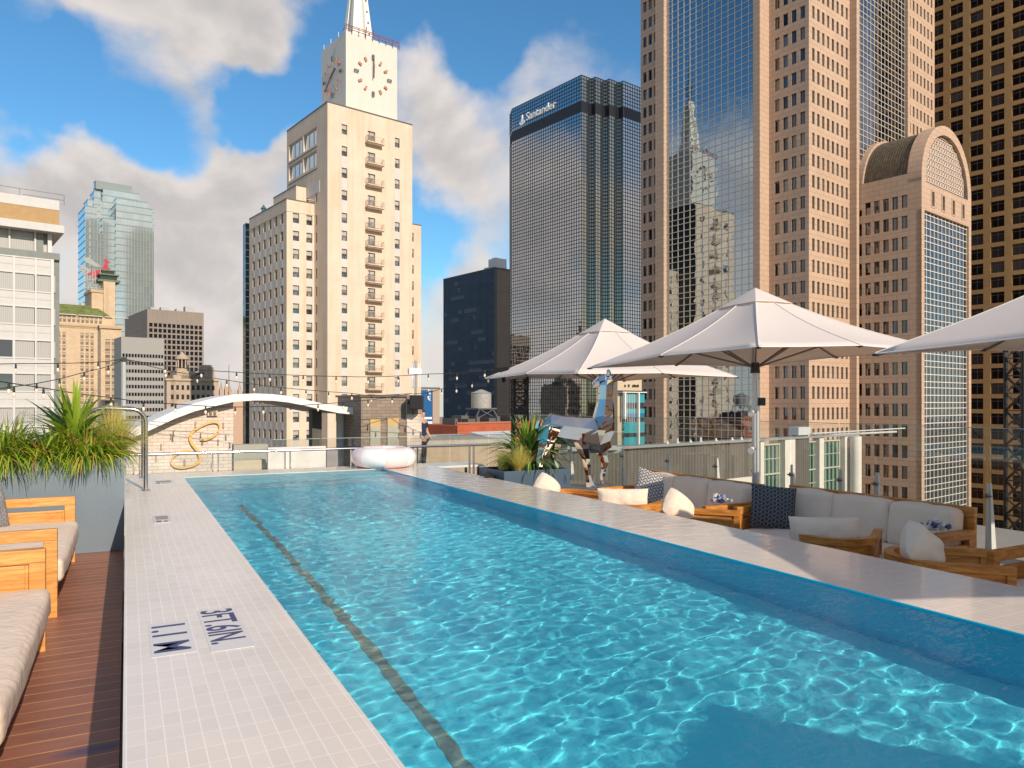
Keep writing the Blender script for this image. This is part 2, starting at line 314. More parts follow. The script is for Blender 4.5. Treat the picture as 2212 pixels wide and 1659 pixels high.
# ================================================================ the city
GRAN = (.50, .345, .24)
m_ground = masonry('city_ground', (.27,.225,.17), 12, 9, .3, (.36,.31,.25), .3, .9, .3, 0, nscale=.02, floor=True)
g = MB(); g.face([(-3000,-3000,GZ),(3000,-3000,GZ),(3000,3000,GZ),(-3000,3000,GZ)]); tag(g.build('ground', m_ground), kind='structure')
m_cream = masonry('cream_render', (.66,.53,.41), 9, 3.0, .012, (.54,.42,.31), .02, .75, .07, .05, nscale=.35, stain=.5)
m_cream2 = masonry('cream_stone', (.70,.56,.40), 1.6, .8, .012, (.5,.4,.28), .04, .75, .1, .1, nscale=.3)
m_spandrel = mat('grey_spandrel', (.56,.53,.50), .6, var=.05, vscale=.5)
m_wglass = mirror_glass('window_glass', (.26,.26,.26), .05, metal=1., var=.5, pane=(.5,.5), blind=(.33,.30,.26))
m_wglass2 = mirror_glass('window_glass_dark', (.055,.05,.055), .06, metal=1., pane=(4.1,3.34), blind=(.15,.125,.10))
m_wframe = mat('window_frame_dark', (.10,.09,.08), .5)
m_blind = mat('window_blind', (.42,.39,.36), .4, var=.25, vscale=.9)
m_roofdark = mat('roof_edge_metal', (.09,.085,.08), .5)
m_wframel = mat('window_frame_light', (.65,.62,.58), .5)

# ---- clock tower
def clock_tower():
    B = Bld('clock_tower', 'tall cream stepped tower with a clock cube and white spire on top', 52.2, 112.2, 'tower')
    top, w, d, z0 = 49.9, 16.0, 16.8, GZ
    rows = [(47.0-1.63, 47.0), (43.4-1.63, 43.4), (39.8-1.63, 39.8), (36.1-1.63, 36.1), (32.35-1.63, 32.35)] + rows_down(29.4, 1.63, 3.0, -58)
    colsS = [(2.5, 3.5), (12.5, 13.45)]
    doors = [(a-.45, e) for a, e in rows]
    B.facade('S', 0, 0, 6.6, z0, top, [colsS[0]], rows, .22, 0, 'sash')
    B.facade('S', 0, 6.6, 9.6, z0, top, [(7.3, 8.7)], [(a-.55, e) for a, e in rows], .25, 0, 'door')
    B.facade('S', 0, 9.6, w, z0, top, [colsS[1]], rows, .22, 0, 'sash')
    # spandrels under the windows, 2 cm proud
    for (a, e), (a2, e2) in zip(rows[1:], rows[2:]):
        for c0, c1 in colsS: B.box(c0+.03, c1-.03, -.02, .05, e2+.03, a-.03, 1)
    # west face of the shaft
    big = [(47.2-2.9, 47.2), (43.3-2.6, 43.3)]
    B.facade('W', 0, 0, d, 39.6, top, [(4.2, 9.6), (10.1, 15.9)], big, .35, 0, 'ribbon')
    B.facade('W', 0, 0, d, z0, 39.6, [(4.0, 4.6), (7.5, 8.3), (11.0, 11.8), (14.2, 15.0)], [(a, e) for a, e in rows if e < 39.7], .3, 0, 'sash')
    for z in (40.4, 44.1): B.box(-.06, 0, 4.0, 16.1, z-.35, z-.2, 2)
    for z in (37.9, ): B.box(-.05, 0, 3.0, 16.2, z-1.9, z, 1)
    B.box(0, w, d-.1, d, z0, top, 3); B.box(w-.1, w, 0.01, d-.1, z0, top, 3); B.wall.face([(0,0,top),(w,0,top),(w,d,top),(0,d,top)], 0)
    for q in ((-.05,w+.05,-.05,.1),(-.05,.1,.1,d)): B.box(q[0],q[1],q[2],q[3],top,top+.22,2)
    # west wing, set back 5.1 m
    wz = 34.4; x0 = 47.4-52.2; y0 = 5.1; dw = 17.4
    wr = [(a, e) for a, e in rows if e < 32.5]
    B.facade('S', y0, x0, 0, z0, wz, [(-3.75,-2.65), (-1.4,-.35)], wr, .25, 0, 'sash')
    for (a, e), (a2, e2) in zip(wr, wr[1:]):
        for c0, c1 in ((-3.75,-2.65), (-1.4,-.35)): B.box(c0+.03, c1-.03, y0-.02, y0+.05, e2+.03, a-.03, 1)
    wc = [(y0+1.5+i*2.62, y0+2.5+i*2.62) for i in range(6)]
    B.facade('W', x0, y0, y0+dw, z0, wz, wc, wr, .3, 0, 'sash')
    for (a, e), (a2, e2) in zip(wr, wr[1:]):
        for c0, c1 in wc: B.box(x0-.02, x0+.05, c0+.03, c1-.03, e2+.03, a-.03, 1)
    B.wall.face([(x0,y0,wz),(0,y0,wz),(0,y0+dw,wz),(x0,y0+dw,wz)], 0); B.box(x0, 0, y0+dw-.1, y0+dw, z0, wz)
    B.box(x0-.08, 0, y0-.08, y0-.02, wz-1.95, wz-1.8, 0); B.box(x0-.08, x0-.02, y0-.08, y0+dw, wz-1.95, wz-1.8, 0)
    for q in ((x0-.05,0,y0-.05,y0+.1),(x0-.05,x0+.1,y0+.1,y0+dw)): B.box(q[0],q[1],q[2],q[3],wz,wz+.18,2)
    # middle block on the wing
    B.box(50.4-52.2, 0, 120.6-112.2, 130.8-112.2, wz, 37.9); B.box(50.35-52.2, 0, 120.55-112.2, 130.85-112.2, 37.9, 38.1, 2)
    # east wing
    x1 = 73.2-52.2; er = wr
    B.facade('S', y0, w, x1, z0, wz-.5, [(x1-2.5, x1-1.6)], er, .25, 0, 'sash')
    B.box(w, x1, y0+10, y0+10.1, z0, wz-.5); B.box(x1-.1, x1, y0+.01, y0+10, z0, wz-.5); B.wall.face([(w,y0,wz-.5),(x1,y0,wz-.5),(x1,y0+10,wz-.5),(w,y0+10,wz-.5)], 0)
    B.box(w, x1+.05, y0-.05, y0+.05, wz-.5, wz-.35, 2)
    GL, GF = m_wglass, m_wframe
    def ribbon(mb, ww, h, r):
        mb.face([(-ww/2,0,0),(ww/2,0,0),(ww/2,0,h),(-ww/2,0,h)], 0)
        for i in range(1, 3): x = -ww/2+ww*i/3; mb.box(x-.05, x+.05, -.08, 0, 0, h, 1)
        for z in (0, h-.1): mb.box(-ww/2, ww/2, -.09, -.001, z, z+.1, 1)
    def door(mb, ww, h, r):
        mb.face([(-ww/2,0,0),(ww/2,0,0),(ww/2,0,h*.68),(-ww/2,0,h*.68)], 0); mb.face([(-ww/2,0,h*.68),(ww/2,0,h*.68),(ww/2,0,h),(-ww/2,0,h)], 2)
        for x in (-ww/2, -.3, ww/2-.1): mb.box(x, x+.1, -.08, 0, 0, h, 1)
        mb.box(-ww/2, ww/2, -.09, 0, h*.66, h*.66+.1, 1); mb.box(-ww/2, ww/2, -.09, 0, h-.1, h, 1)
    m_rib = mirror_glass('ribbon_glass', (.55,.62,.62), .08)
    B.finish([m_cream, m_spandrel, m_roofdark, mat('dark_back_faces', (.05,.042,.036), .35)], {'sash': (w_sash, [GL, GF, m_blind]), 'door': (door, [GL, GF, m_blind]), 'ribbon': (ribbon, [m_rib, m_wframel])}, 100)  # plain dark colour covers the shaft's north and east faces
    # balconies
    n = 0; proto = None
    for a, e in rows:
        if e < -12: break
        z = a-.58
        if proto is None:
            bm = MB(); bm.box(6.75, 9.95, -1.15, -.003, 0, .16); bm.box(6.95, 9.75, -.95, -.003, -.13, 0)
            slab = bm.build('balcony', m_cream, data_only=True)
            rm = MB()
            for x in [6.85+i*.15 for i in range(21)]: rm.box(x-.012, x+.012, -1.1, -1.076, .16, 1.1)
            for y in [-1.1+i*.15 for i in range(7)]:
                for x in (6.84, 9.85): rm.box(x, x+.024, y, y+.024, .16, 1.1)
            rm.box(6.82, 9.9, -1.12, -1.06, 1.1, 1.15)
            for x in (6.82, 9.84): rm.box(x, x+.06, -1.06, 0, 1.1, 1.15)
            rail = rm.build('railing', mat('balcony_railing', (.62,.50,.36), .5), data_only=True); proto = 1
        o = link('balcony', slab, B.root); o.location = (0, 0, z); r = link('railing', rail, o)
    # clock cube
    m_panel = masonry('white_rib_panel', (.63,.59,.52), .55, 40, .03, (.55,.51,.44), .02, .45, .03, .4, off=0, nscale=.5)
    cx0, cx1, cy0, cy1, cz1 = 4.4, 14.3, 2.3, 11.9, 63.9
    c = MB(); c.box(cx0, cx1, cy0, cy1, top+.35, cz1); cube = c.build('clock_cube', m_panel, B.root)
    c = MB(); c.box(cx0+.35, cx1-.35, cy0+.35, cy1-.35, top, top+.34); c.box(cx0-.3, cx1+.3, cy0-.34, cy0-.02, top+.32, top+.62, 1); c.box(cx0-.34, cx0-.02, cy0-.3, cy1, top+.34, top+.6, 1)
    c.build('plinth', [m_cream, m_panel], B.root)
    mk = mat('clock_marker_dark', (.09,.10,.12), .4); mo = mat('clock_marker_orange', (.60,.27,.19), .4); hd = mat('clock_hand_metal', (.20,.13,.14), .4)
    def face(kind, cu, cz, rad, t1, t2):
        P = (lambda u, z, d: (u, cy0-d, z)) if kind == 'S' else (lambda u, z, d: (cx0-d, u, z))
        sg = 1 if kind == 'S' else -1
        for h in range(12):
            a = R(h*30); dx, dz = math.sin(a)*sg, math.cos(a); mm = mk if h % 3 == 0 else mo
            L0, W0 = (.85, .44) if h % 3 == 0 else (.7, .36); mb = MB(); k = 1.12 if h % 3 == 0 else 1
            c0 = Vector((cu+dx*rad*k, cz+dz*rad*k)); e1 = Vector((dx, dz)); e2 = Vector((-dz, dx))
            # a hollow bar marker standing off the wall
            for sgn in (-1, 1):
                a0 = c0-e1*L0/2+e2*sgn*W0/2*.72; a1 = c0+e1*L0/2+e2*sgn*W0/2*.72
                mb.bar(P(a0.x,a0.y,.25), P(a1.x,a1.y,.25), .12, .12)
            for sgn in (-1, 1):
                a0 = c0+e1*sgn*(L0/2-.08)-e2*W0*.30; a1 = c0+e1*sgn*(L0/2-.08)+e2*W0*.30
                mb.bar(P(a0.x,a0.y,.25), P(a1.x,a1.y,.25), .12, .12)
            if h % 3: 
                a0 = c0-e1*L0*.4; a1 = c0+e1*L0*.4; mb.bar(P(a0.x,a0.y,.18), P(a1.x,a1.y,.18), .28, .05)
            mb.build('hour_marker', mm, cube)
        for ang, ln, wd, tail in ((t1, 1.9, .34, .5), (t2, 3.2, .24, .5)):
            a = R(ang); dx, dz = math.sin(a)*sg, math.cos(a); mb = MB()
            mb.bar(P(cu-dx*tail, cz-dz*tail, .45), P(cu+dx*ln, cz+dz*ln, .45), wd, .12); mb.build('clock_hand', hd, cube)
    face('S', (cx0+cx1)/2+.1, 57.6, 2.85, 2, 0.5)
    face('W', (cy0+cy1)/2, 57.6, 2.85, 60, 235)
    # roof railing in red steel
    rm = MB()
    for z in (.35, .75, 1.0): rm.bar((cx0-.3, cy0-.2, cz1+z), (cx1+.3, cy0-.2, cz1+z), .09)
    for i in range(9): x = cx0-.3+i*(cx1-cx0+.6)/8; rm.bar((x, cy0-.2, cz1-.3), (x, cy0-.2, cz1+1.0), .09); rm.bar((x, cy0+.5, cz1), (x, cy0-.2, cz1+.5), .06)
    for x in (cx0+5.2, cx0+3.8): rm.bar((x, cy0+.4, cz1), (x, cy0-.2, cz1+1.7), .12)
    rm.build('roof_railing', mat('red_steel', (.22,.07,.08), .5), B.root)
    # tapered finned spire and lattice mast
    s = MB(); sx, sy = (cx0+cx1)/2-.3, (cy0+cy1)/2
    def ring(h, k): return [(sx+a*k, sy+b*k, h) for a, b in ((-1,-1),(-.34,-1),(-.26,-.6),(.26,-.6),(.34,-1),(1,-1),(1,-.34),(.6,-.26),(.6,.26),(1,.34),(1,1),(.34,1),(.26,.6),(-.26,.6),(-.34,1),(-1,1),(-1,.34),(-.6,.26),(-.6,-.26),(-1,-.34))]
    lv = [(cz1, 2.1), (cz1+8, 1.35), (cz1+15, .75)]
    for (h0, k0), (h1, k1) in zip(lv, lv[1:]):
        a, b2 = ring(h0, k0), ring(h1, k1)
        for i in range(20): j = (i+1) % 20; s.face([a[i], a[j], b2[j], b2[i]])
    s.face(ring(*lv[-1])); s.build('spire', mat('white_spire', (.78,.74,.66), .5, var=.04), B.root)
    s = MB()
    for i in range(4): zz = cz1+2.2+i*2.0; s.box(sx+1.15-i*.13, sx+1.4-i*.13, sy-1.98+i*.18, sy-1.9+i*.18, zz, zz+.35)
    s.build('spire_vent', m_roofdark, B.root)
    s = MB()
    for i in range(12):
        z = cz1+15+i; k0 = .5-.03*i; k1 = .5-.03*(i+1)
        for a, b2 in ((-1,-1),(1,-1),(1,1),(-1,1)): s.bar((sx+a*k0, sy+b2*k0, z), (sx+a*k1, sy+b2*k1, z+1), .1)
        s.bar((sx-k0, sy-k0, z), (sx+k1, sy-k1, z+1), .08); s.bar((sx+k0, sy-k0, z), (sx+k0, sy+k0, z), .08); s.bar((sx-k0, sy-k0, z), (sx-k0, sy+k1, z+1), .08)
    s.build('mast', m_roofdark, B.root)
    # corner antennas
    s = MB(); rr = random.Random(4)
    for x, y in ((cx0+.1, cy0+3), (cx0+.1, cy0+6), (cx0+.1, cy0+8.8)): q = MB(); q.tube([(x,y,cz1),(x,y,cz1+.9)], .06, 5); q.build('antenna', m_wframel, B.root)
    
    for x in (-1.6,-1.0,-.5): s.bar((x,y0+4,wz),(x,y0+4,wz+.9),.06)
    s.bar((-1.8,y0+4,wz+.9),(0,y0+4,wz+.9),.06); s.build('parapet_rail', m_wframel, B.root); s = MB(); s.bar((-1.8,y0,wz+.6),(0,y0,wz+.6),.06); s.bar((-1.8,y0,wz),(-1.8,y0,wz+.6),.06)
    s.build('parapet_rail', m_wframel, B.root)
    s = MB(); s.cyl(x0+1.0, y0+13, wz, wz+1.2, .35, .35, 6); s.cyl(x0+1.0, y0+13, wz+1.2, wz+2.0, .55, .02, 6); s.build('roof_lantern', mat('verdigris', (.05,.14,.16), .6), B.root)
clock_tower()

# ---- pink granite tower with the glass slots
m_gran = masonry('pink_granite', GRAN, 1.9, .845, .028, (.30,.18,.12), .035, .62, .06, .15, nscale=.12)
m_glassbig = mirror_glass('blue_facade_glass', (.36,.42,.46), .012, .014, .45)
m_glassS = mirror_glass('south_facade_glass', (.24,.24,.28), .03, .02, .5, var=.3, pane=(1.42,3.38))
m_mull = mat('pale_mullion', (.66,.58,.47), .4, metal=.2)
def curtain(root, kind, c, u0, u1, z0, z1, nu, pitch, zref, gm, mm, off=.06, wd=.11, name='glass_wall'):
    g = MB(); P = (lambda u, z, d=0: (u, c+d, z)) if kind == 'S' else (lambda u, z, d=0: (c+d, u, z))
    q = [P(u0,z0), P(u1,z0), P(u1,z1), P(u0,z1)]; g.face(q if kind == 'S' else [q[1],q[0],q[3],q[2]]); gl = g.build(name, gm, root)
    b = MB()
    for i in range(nu+1):
        u = u0+(u1-u0)*i/nu
        if kind == 'S': b.box(u-wd/2, u+wd/2, c-off, c-.003, z0, z1)
        else: b.box(c-off, c-.003, u-wd/2, u+wd/2, z0, z1)
    z = zref
    while z > z0+.5:
        for dz in (0, -.95, -2.2):
            zz = z+dz
            if zz > z1-.05 or zz < z0: continue
            if kind == 'S': b.box(u0, u1, c-off-.012, c-off+.004, zz-wd/2, zz+wd/2)
            else: b.box(c-off-.012, c-off+.004, u0, u1, zz-wd/2, zz+wd/2)
        z -= pitch
    b.build('mullions', mm, gl); return gl
def granite_tower():
    s0, t0 = 108.4, 60.1
    B = Bld('granite_tower', 'pink granite skyscraper with tall mirrored glass slots, cut off by the top edge', s0, t0, 'skyscraper')
    PT = 3.38; ZT = 190.; lx = lambda s: s-s0; ly = lambda t: t-t0
    base = GZ
    # west side, far bay with three window columns
    rW = rows_down(zd(117, 110.3, 65)+0*PT+PT*22, 2.0, PT, GZ+4)
    yA0, yA1 = ly(90.3), ly(95.0)
    B.facade('W', .5, yA0, yA1, base, ZT, cols_even(yA0+.3, yA1-.35, 3, .85), rW, .3, 0, 'plain')
    # pilaster left of the glass
    B.box(-.8, .6, ly(88.6)-.3, yA0, base, ZT)
    # glass slot
    curtain(B.root, 'W', 0., ly(69.6), ly(88.3), base, ZT, 14, PT, rW[0][1]+.4, m_glassbig, m_mull)
    # pilaster right of the glass and the return
    B.box(-.8, 1.9, ly(68.35), ly(69.6), base, ZT)
    # near bay, four columns, facing west, then the south bay
    xC, yC = lx(110.3), ly(61.3); yB = ly(68.35)
    B.facade('W', xC, yC, yB, base, ZT, cols_even(yC+.35, yB-.75, 4, .86), rW, .3, 0, 'plain')
    xD = lx(123.5)
    cS = cols_even(xC+.6, xD-.2, 8, .72)
    B.facade('S', yC, xC, xD, base, ZT, cS, rW, .3, 0, 'plain')
    B.box(xD, lx(124.4), 0, yC+.5, base, ZT)
    curtain(B.root, 'S', .6, lx(124.4), lx(143.2), base, ZT, 14, PT, rW[0][1]+.4, m_glassS, m_mull)
    B.box(lx(143.2), lx(144.2), 0, yC+.5, base, ZT)
    xE = lx(144.2); xF = lx(158.2)
    B.facade('S', yC, xE, xF, base, ZT, cols_even(xE+.3, xF-.6, 8, .72), rW, .3, 0, 'plain')
    B.box(xF-.2, xF, yC+.02, ly(95), base, ZT); B.box(.52, xF-.2, ly(95)-.2, ly(95), base, ZT)
    B.wall.face([(-.8,0,ZT),(xF,0,ZT),(xF,ly(95),ZT),(-.8,ly(95),ZT)], 0)
    B.finish([m_gran], {'plain': (w_plain, [m_gwin])}, 100)
m_gwin = mirror_glass('granite_window_glass', (.13,.135,.14), .04, metal=1., var=.95, pane=(.9,3.38), blind=(.26,.21,.17))
granite_tower()
def arch_block():
    s0, t0 = 124.6, 50.2
    B = Bld('arched_granite_block', 'lower pink granite block with barrel vault roof and lattice filled round arch', s0, t0)
    W = 20.5; r = W/2; zs = 37.0; yb = 61.25-t0; PT = 3.38
    m_gran2 = m_gran
    rW = rows_down(zd((400+262/3.318)*.8848, 124.6, 52.5)+.25, 2.05, PT, GZ+4)
    top = zs
    wide = (rW[0][1]+1.6, rW[0][1]+1.6+1.75)
    cw = cols_even(1.9, yb-.3, 6, .95)
    B.facade('W', 0, 0, yb, GZ, wide[0]-.5, cw, rW, .35, 0, 'plain')
    B.facade('W', 0, 0, yb, wide[0]-.5, top, [(2.3, 4.6), (5.3, 7.4), (8.1, 10.2)], [wide], .6, 0, 'plain')
    # south front: piers, small windows, glass, round gable
    zg = zs-5.1; pw = 1.1
    B.box(0, pw, 0, .8, GZ, zg, 0); B.box(W-pw, W, 0, .8, GZ, zg, 0)
    B.facade('S', 0.0, 0, W, zg, zs-.5, cols_even(2.2, W-1.6, 4, .95), [(zg+1.1, zg+3.4)], .5, 0, 'framed')
    B.wall.face([(0,0,zg),(W,0,zg),(W,.8,zg),(0,.8,zg)], 0)
    # arch ring front, extruded back
    n = 40; rin = r-1.55; cx = W/2
    def ringpts(rr, y): return [(cx-math.cos(math.pi*i/n)*rr, y, zs+math.sin(math.pi*i/n)*rr) for i in range(n+1)]
    z5 = zs-.5
    fo, fi, bo, bi = ringpts(r, 0), ringpts(rin, 0), ringpts(r, 2.2), ringpts(rin, 2.2)
    for i in range(n):
        B.wall.face([fo[i], fo[i+1], fi[i+1], fi[i]], 0); B.wall.face([bo[i], bo[i+1], fo[i+1], fo[i]], 0)
        B.wall.face([fi[i], fi[i+1], bi[i+1], bi[i]], 0); B.wall.face([bi[i], bi[i+1], bo[i+1], bo[i]], 0)
    for x0, x1 in ((0, 1.55), (W-1.55, W)): B.box(x0, x1, 0, 2.2, z5, zs, 0)
    B.box(W-.3, W, .81, yb, GZ, zs)
    # far gable of the vault where it meets the tower
    fo, fi, bo, bi = ringpts(r, yb-1.6), ringpts(rin, yb-1.6), ringpts(r, yb+.0), ringpts(rin, yb)
    for i in range(n):
        B.wall.face([fo[i], fo[i+1], fi[i+1], fi[i]], 0); B.wall.face([bo[i], bo[i+1], fo[i+1], fo[i]], 0)
    B.box(-.02, 1.2, yb-1.6, yb, zs-3.4, zs, 0)
    v = MB(); rv = r-.45; fo, bo = ringpts(rv, 2.2), ringpts(rv, yb-1.6)
    for i in range(n):
        v.face([bo[i], bo[i+1], fo[i+1], fo[i]])
    k = 0; y = 2.3
    while y < yb-1.7:
        a, b2, c2 = ringpts(rv+.09, y), ringpts(rv+.09, y+.07), None
        for i in range(n): v.face([b2[i], b2[i+1], a[i+1], a[i]]); p = ringpts(rv, y)
        for i in range(n): v.face([a[i], a[i+1], p[i+1], p[i]])
        y += .42
    v.build('vault_roof', mat('weathered_metal_roof', (.15,.122,.085), .45, metal=.4, var=.35, vscale=1.5, stain=.6), B.root)
    # lattice in the arch: square grid with diagonals
    lt = MB(); cell = .98; R2 = rin+.05
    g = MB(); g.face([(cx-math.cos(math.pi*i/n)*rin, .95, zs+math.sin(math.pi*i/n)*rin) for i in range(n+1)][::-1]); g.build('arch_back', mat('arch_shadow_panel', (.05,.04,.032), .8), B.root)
    def inside(x, z): return z >= zs and (x-cx)**2+(z-zs)**2 <= R2*R2
    nn = int(rin/cell)+1
    for i in range(-nn, nn+1):
        for j in range(0, nn+1):
            x, z = cx+i*cell, zs+j*cell
            for dx, dz, w in ((cell, 0, .17), (0, cell, .17), (cell, cell, .1)):
                a = (x, z); b2 = (x+dx, z+dz)
                if inside(*a) and inside(*b2): lt.bar((a[0], .5+.02*(w<.15), a[1]), (b2[0], .5+.02*(w<.15), b2[1]), w, .12)
            a, b2 = (x, z+cell), (x+cell, z)
            if inside(*a) and inside(*b2): lt.bar((a[0], .56, a[1]), (b2[0], .56, b2[1]), .1, .1)
            for q in range(4):
                m0 = (x+cell*(.5 if q % 2 else (0 if q == 0 else 1)), z+cell*((0 if q == 1 else 1) if q % 2 else .5)); m1 = (x+cell/2, z+cell/2)
                if inside(*m0) and inside(*m1): lt.bar((m0[0], .6, m0[1]), (m1[0], .6, m1[1]), .08, .08)
    lt.build('arch_lattice', mat('lattice_stone', (.66,.53,.43), .6), B.root)
    curtain(B.root, 'S', .45, pw, W-pw, GZ, zg, 12, PT, rW[0][1]+.2, mirror_glass('arch_block_glass', (.20,.23,.26), .03, .02, .5, var=.12, pane=(1.5,3.38)), mat('white_mullion', (.62,.56,.49), .4), .12, .14)
    def framed(mb, w, h, rr):
        w_plain(mb, w, h, rr)
        for x in (-w/2-.28, w/2+.02): mb.box(x, x+.26, -.58, -.5-.002, -.3, h+.3, 1)
        for z in (-.3, h+.04): mb.box(-w/2-.02, w/2+.02, -.58, -.502, z, z+.26, 1)
    B.finish([m_gran2], {'plain': (w_plain, [m_gwin]), 'framed': (framed, [m_gwin, m_gran])}, 60)
arch_block()
# ---- brown office tower on the right
def brown_tower():
    s0 = 185.; t0 = 36.
    B = Bld('brown_tower', 'shaded brown office tower with square windows at the right edge', s0, t0, 'skyscraper')
    PT = 3.34; z1 = 190
    m_br = masonry('brown_precast', (.52,.285,.11), 6, 3.34, .03, (.32,.18,.08), .03, .75, .06, .1, nscale=.1)
    rW = rows_down(182.3, 2.4, PT, GZ+3)
    cW = [(1.0+i*4.1, 1.0+i*4.1+2.65) for i in range(12)]
    B.facade('W', 0, 0, 50, GZ, z1, cW, rW, .5, 0, 'mull')
    B.box(-.5, -.003, cW[8][1]+.3, cW[9][0]-.3, GZ, z1, 0)
    B.facade('S', 0, 0, 40, GZ, z1, [(1.5+i*4.1, 4.1+i*4.1) for i in range(9)], rW, .5, 0, 'mull')
    B.box(39.8, 40, .01, 50, GZ, z1); B.box(0.01, 39.8, 49.8, 50, GZ, z1); B.wall.face([(0,0,z1),(40,0,z1),(40,50,z1),(0,50,z1)], 0)
    B.finish([m_br], {'mull': (w_mull, [m_wglass2, mat('grey_mullion', (.16,.16,.16), .5)])}, 100)
brown_tower()
# ---- glass grid tower with the bank sign
def grid_tower():
    s0, t0 = st(1256, 250)
    B = Bld('glass_grid_tower', 'grey mirrored glass grid skyscraper with a white bank sign near its top', s0, t0, 'skyscraper')
    ztop = zd(161.8, s0, t0); m_g = mirror_glass('silver_grid_glass', (.52,.53,.54), .02, .012, .22, var=.05, pane=(1.2,1.25)); m_k = mat('grid_dark_mullion', (.02,.02,.022), .4)
    m_b = mirror_glass('bronze_grid_glass', (.45,.42,.34), .05, .02, .3); m_band = mat('dark_louvre_band', (.012,.013,.018), .35)
    yW = t_at(s0, 1105.5)-t0
    zz = []; z = ztop
    while z > GZ+1: zz.append(z); z -= 1.235
    band0, band1 = ztop-12.3, ztop-8.6
    def panel(kind, c, u0, u1, gm, nu):
        P = (lambda u, z, d=0: (u, c+d, z)) if kind == 'S' else (lambda u, z, d=0: (c+d, u, z))
        for a, e, mi in ((GZ, band0, gm), (band0, band1, 2), (band1, ztop, gm)):
            q = [P(u0,a), P(u1,a), P(u1,e), P(u0,e)]; B.wall.face(q if kind == 'S' else [q[1],q[0],q[3],q[2]], mi)
        for i in range(nu+1):
            u = u0+(u1-u0)*i/nu
            for a, e in ((GZ, band0), (band1, ztop)):
                if kind == 'S': K.box(u-.07, u+.07, c-.1, c-.003, a, e)
                else: K.box(c-.1, c-.003, u-.07, u+.07, a, e)
        for z in zz:
            if band0 < z < band1: continue
            if kind == 'S': K.box(u0, u1, c-.115, c-.095, z-.09, z+.09)
            else: K.box(c-.115, c-.095, u0, u1, z-.09, z+.09)
    K = MB()
    panel('W', 0, 0, yW, 0, 31)
    # steps at the far end
    for i in range(1, 3): panel('W', i*1.3, yW+(i-1)*2.2, yW+i*2.2, 0, 1)
    x, y = 0, 0; R0 = ztop
    for i in range(3):
        panel('S', y, x, x+4.8, 1, 4); x += 4.8; panel('W', x, y-1.9, y, 0, 1); y -= 1.9
    panel('S', y, x, x+22, 0, 18)
    
    B.wall.face([(0,0,ztop),(4.8,0,ztop),(4.8,yW,ztop),(0,yW,ztop)], 2); B.wall.face([(4.8,-1.9,ztop),(9.6,-1.9,ztop),(9.6,yW,ztop),(4.8,yW,ztop)], 2)
    B.wall.face([(9.6,-3.8,ztop),(14.4,-3.8,ztop),(14.4,yW,ztop),(9.6,yW,ztop)], 2); B.wall.face([(14.4,-5.7,ztop),(x+22,-5.7,ztop),(x+22,yW,ztop),(14.4,yW,ztop)], 2)
    B.box(x+21.8, x+22, y, yW, GZ, ztop, 0); B.box(3.0, x+21.8, yW+4.41, yW+4.5, GZ, ztop, 0)
    B.wall.build('glass_wall', [m_g, m_b, m_band], B.root); K.build('mullions', m_k, B.root)
    # sign: flame mark and the word
    mw = mat('white_glow_letters', (.95,.95,.95), .4, emit=(1,1,1,.1))  # slight glow added so the letters read white on the unlit west wall
    sg = thing('sign', None, None); sg.parent = B.root
    cap = 2.7; ys = t_at(s0, 1125)-t0; zc = ztop-7.3
    # local frame: west wall, reading direction runs towards -y
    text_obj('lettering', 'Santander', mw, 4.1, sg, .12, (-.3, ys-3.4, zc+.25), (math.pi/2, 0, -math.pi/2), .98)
    f = MB()
    def flame(pts, d0, d1):
        a = [(-d0, ys-u, zc+v) for u, v in pts]; b2 = [(-d1, ys-u, zc+v) for u, v in pts]
        f.face(a[::-1]); 
        for i in range(len(a)): j = (i+1) % len(a); f.face([a[i], a[j], b2[j], b2[i]])
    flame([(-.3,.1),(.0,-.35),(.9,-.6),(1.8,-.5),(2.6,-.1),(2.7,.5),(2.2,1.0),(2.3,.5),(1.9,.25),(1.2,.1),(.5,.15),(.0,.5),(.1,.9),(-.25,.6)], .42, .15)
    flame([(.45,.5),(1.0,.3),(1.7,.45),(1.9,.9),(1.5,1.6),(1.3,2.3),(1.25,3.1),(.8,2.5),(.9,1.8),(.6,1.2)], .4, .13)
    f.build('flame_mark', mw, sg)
grid_tower()
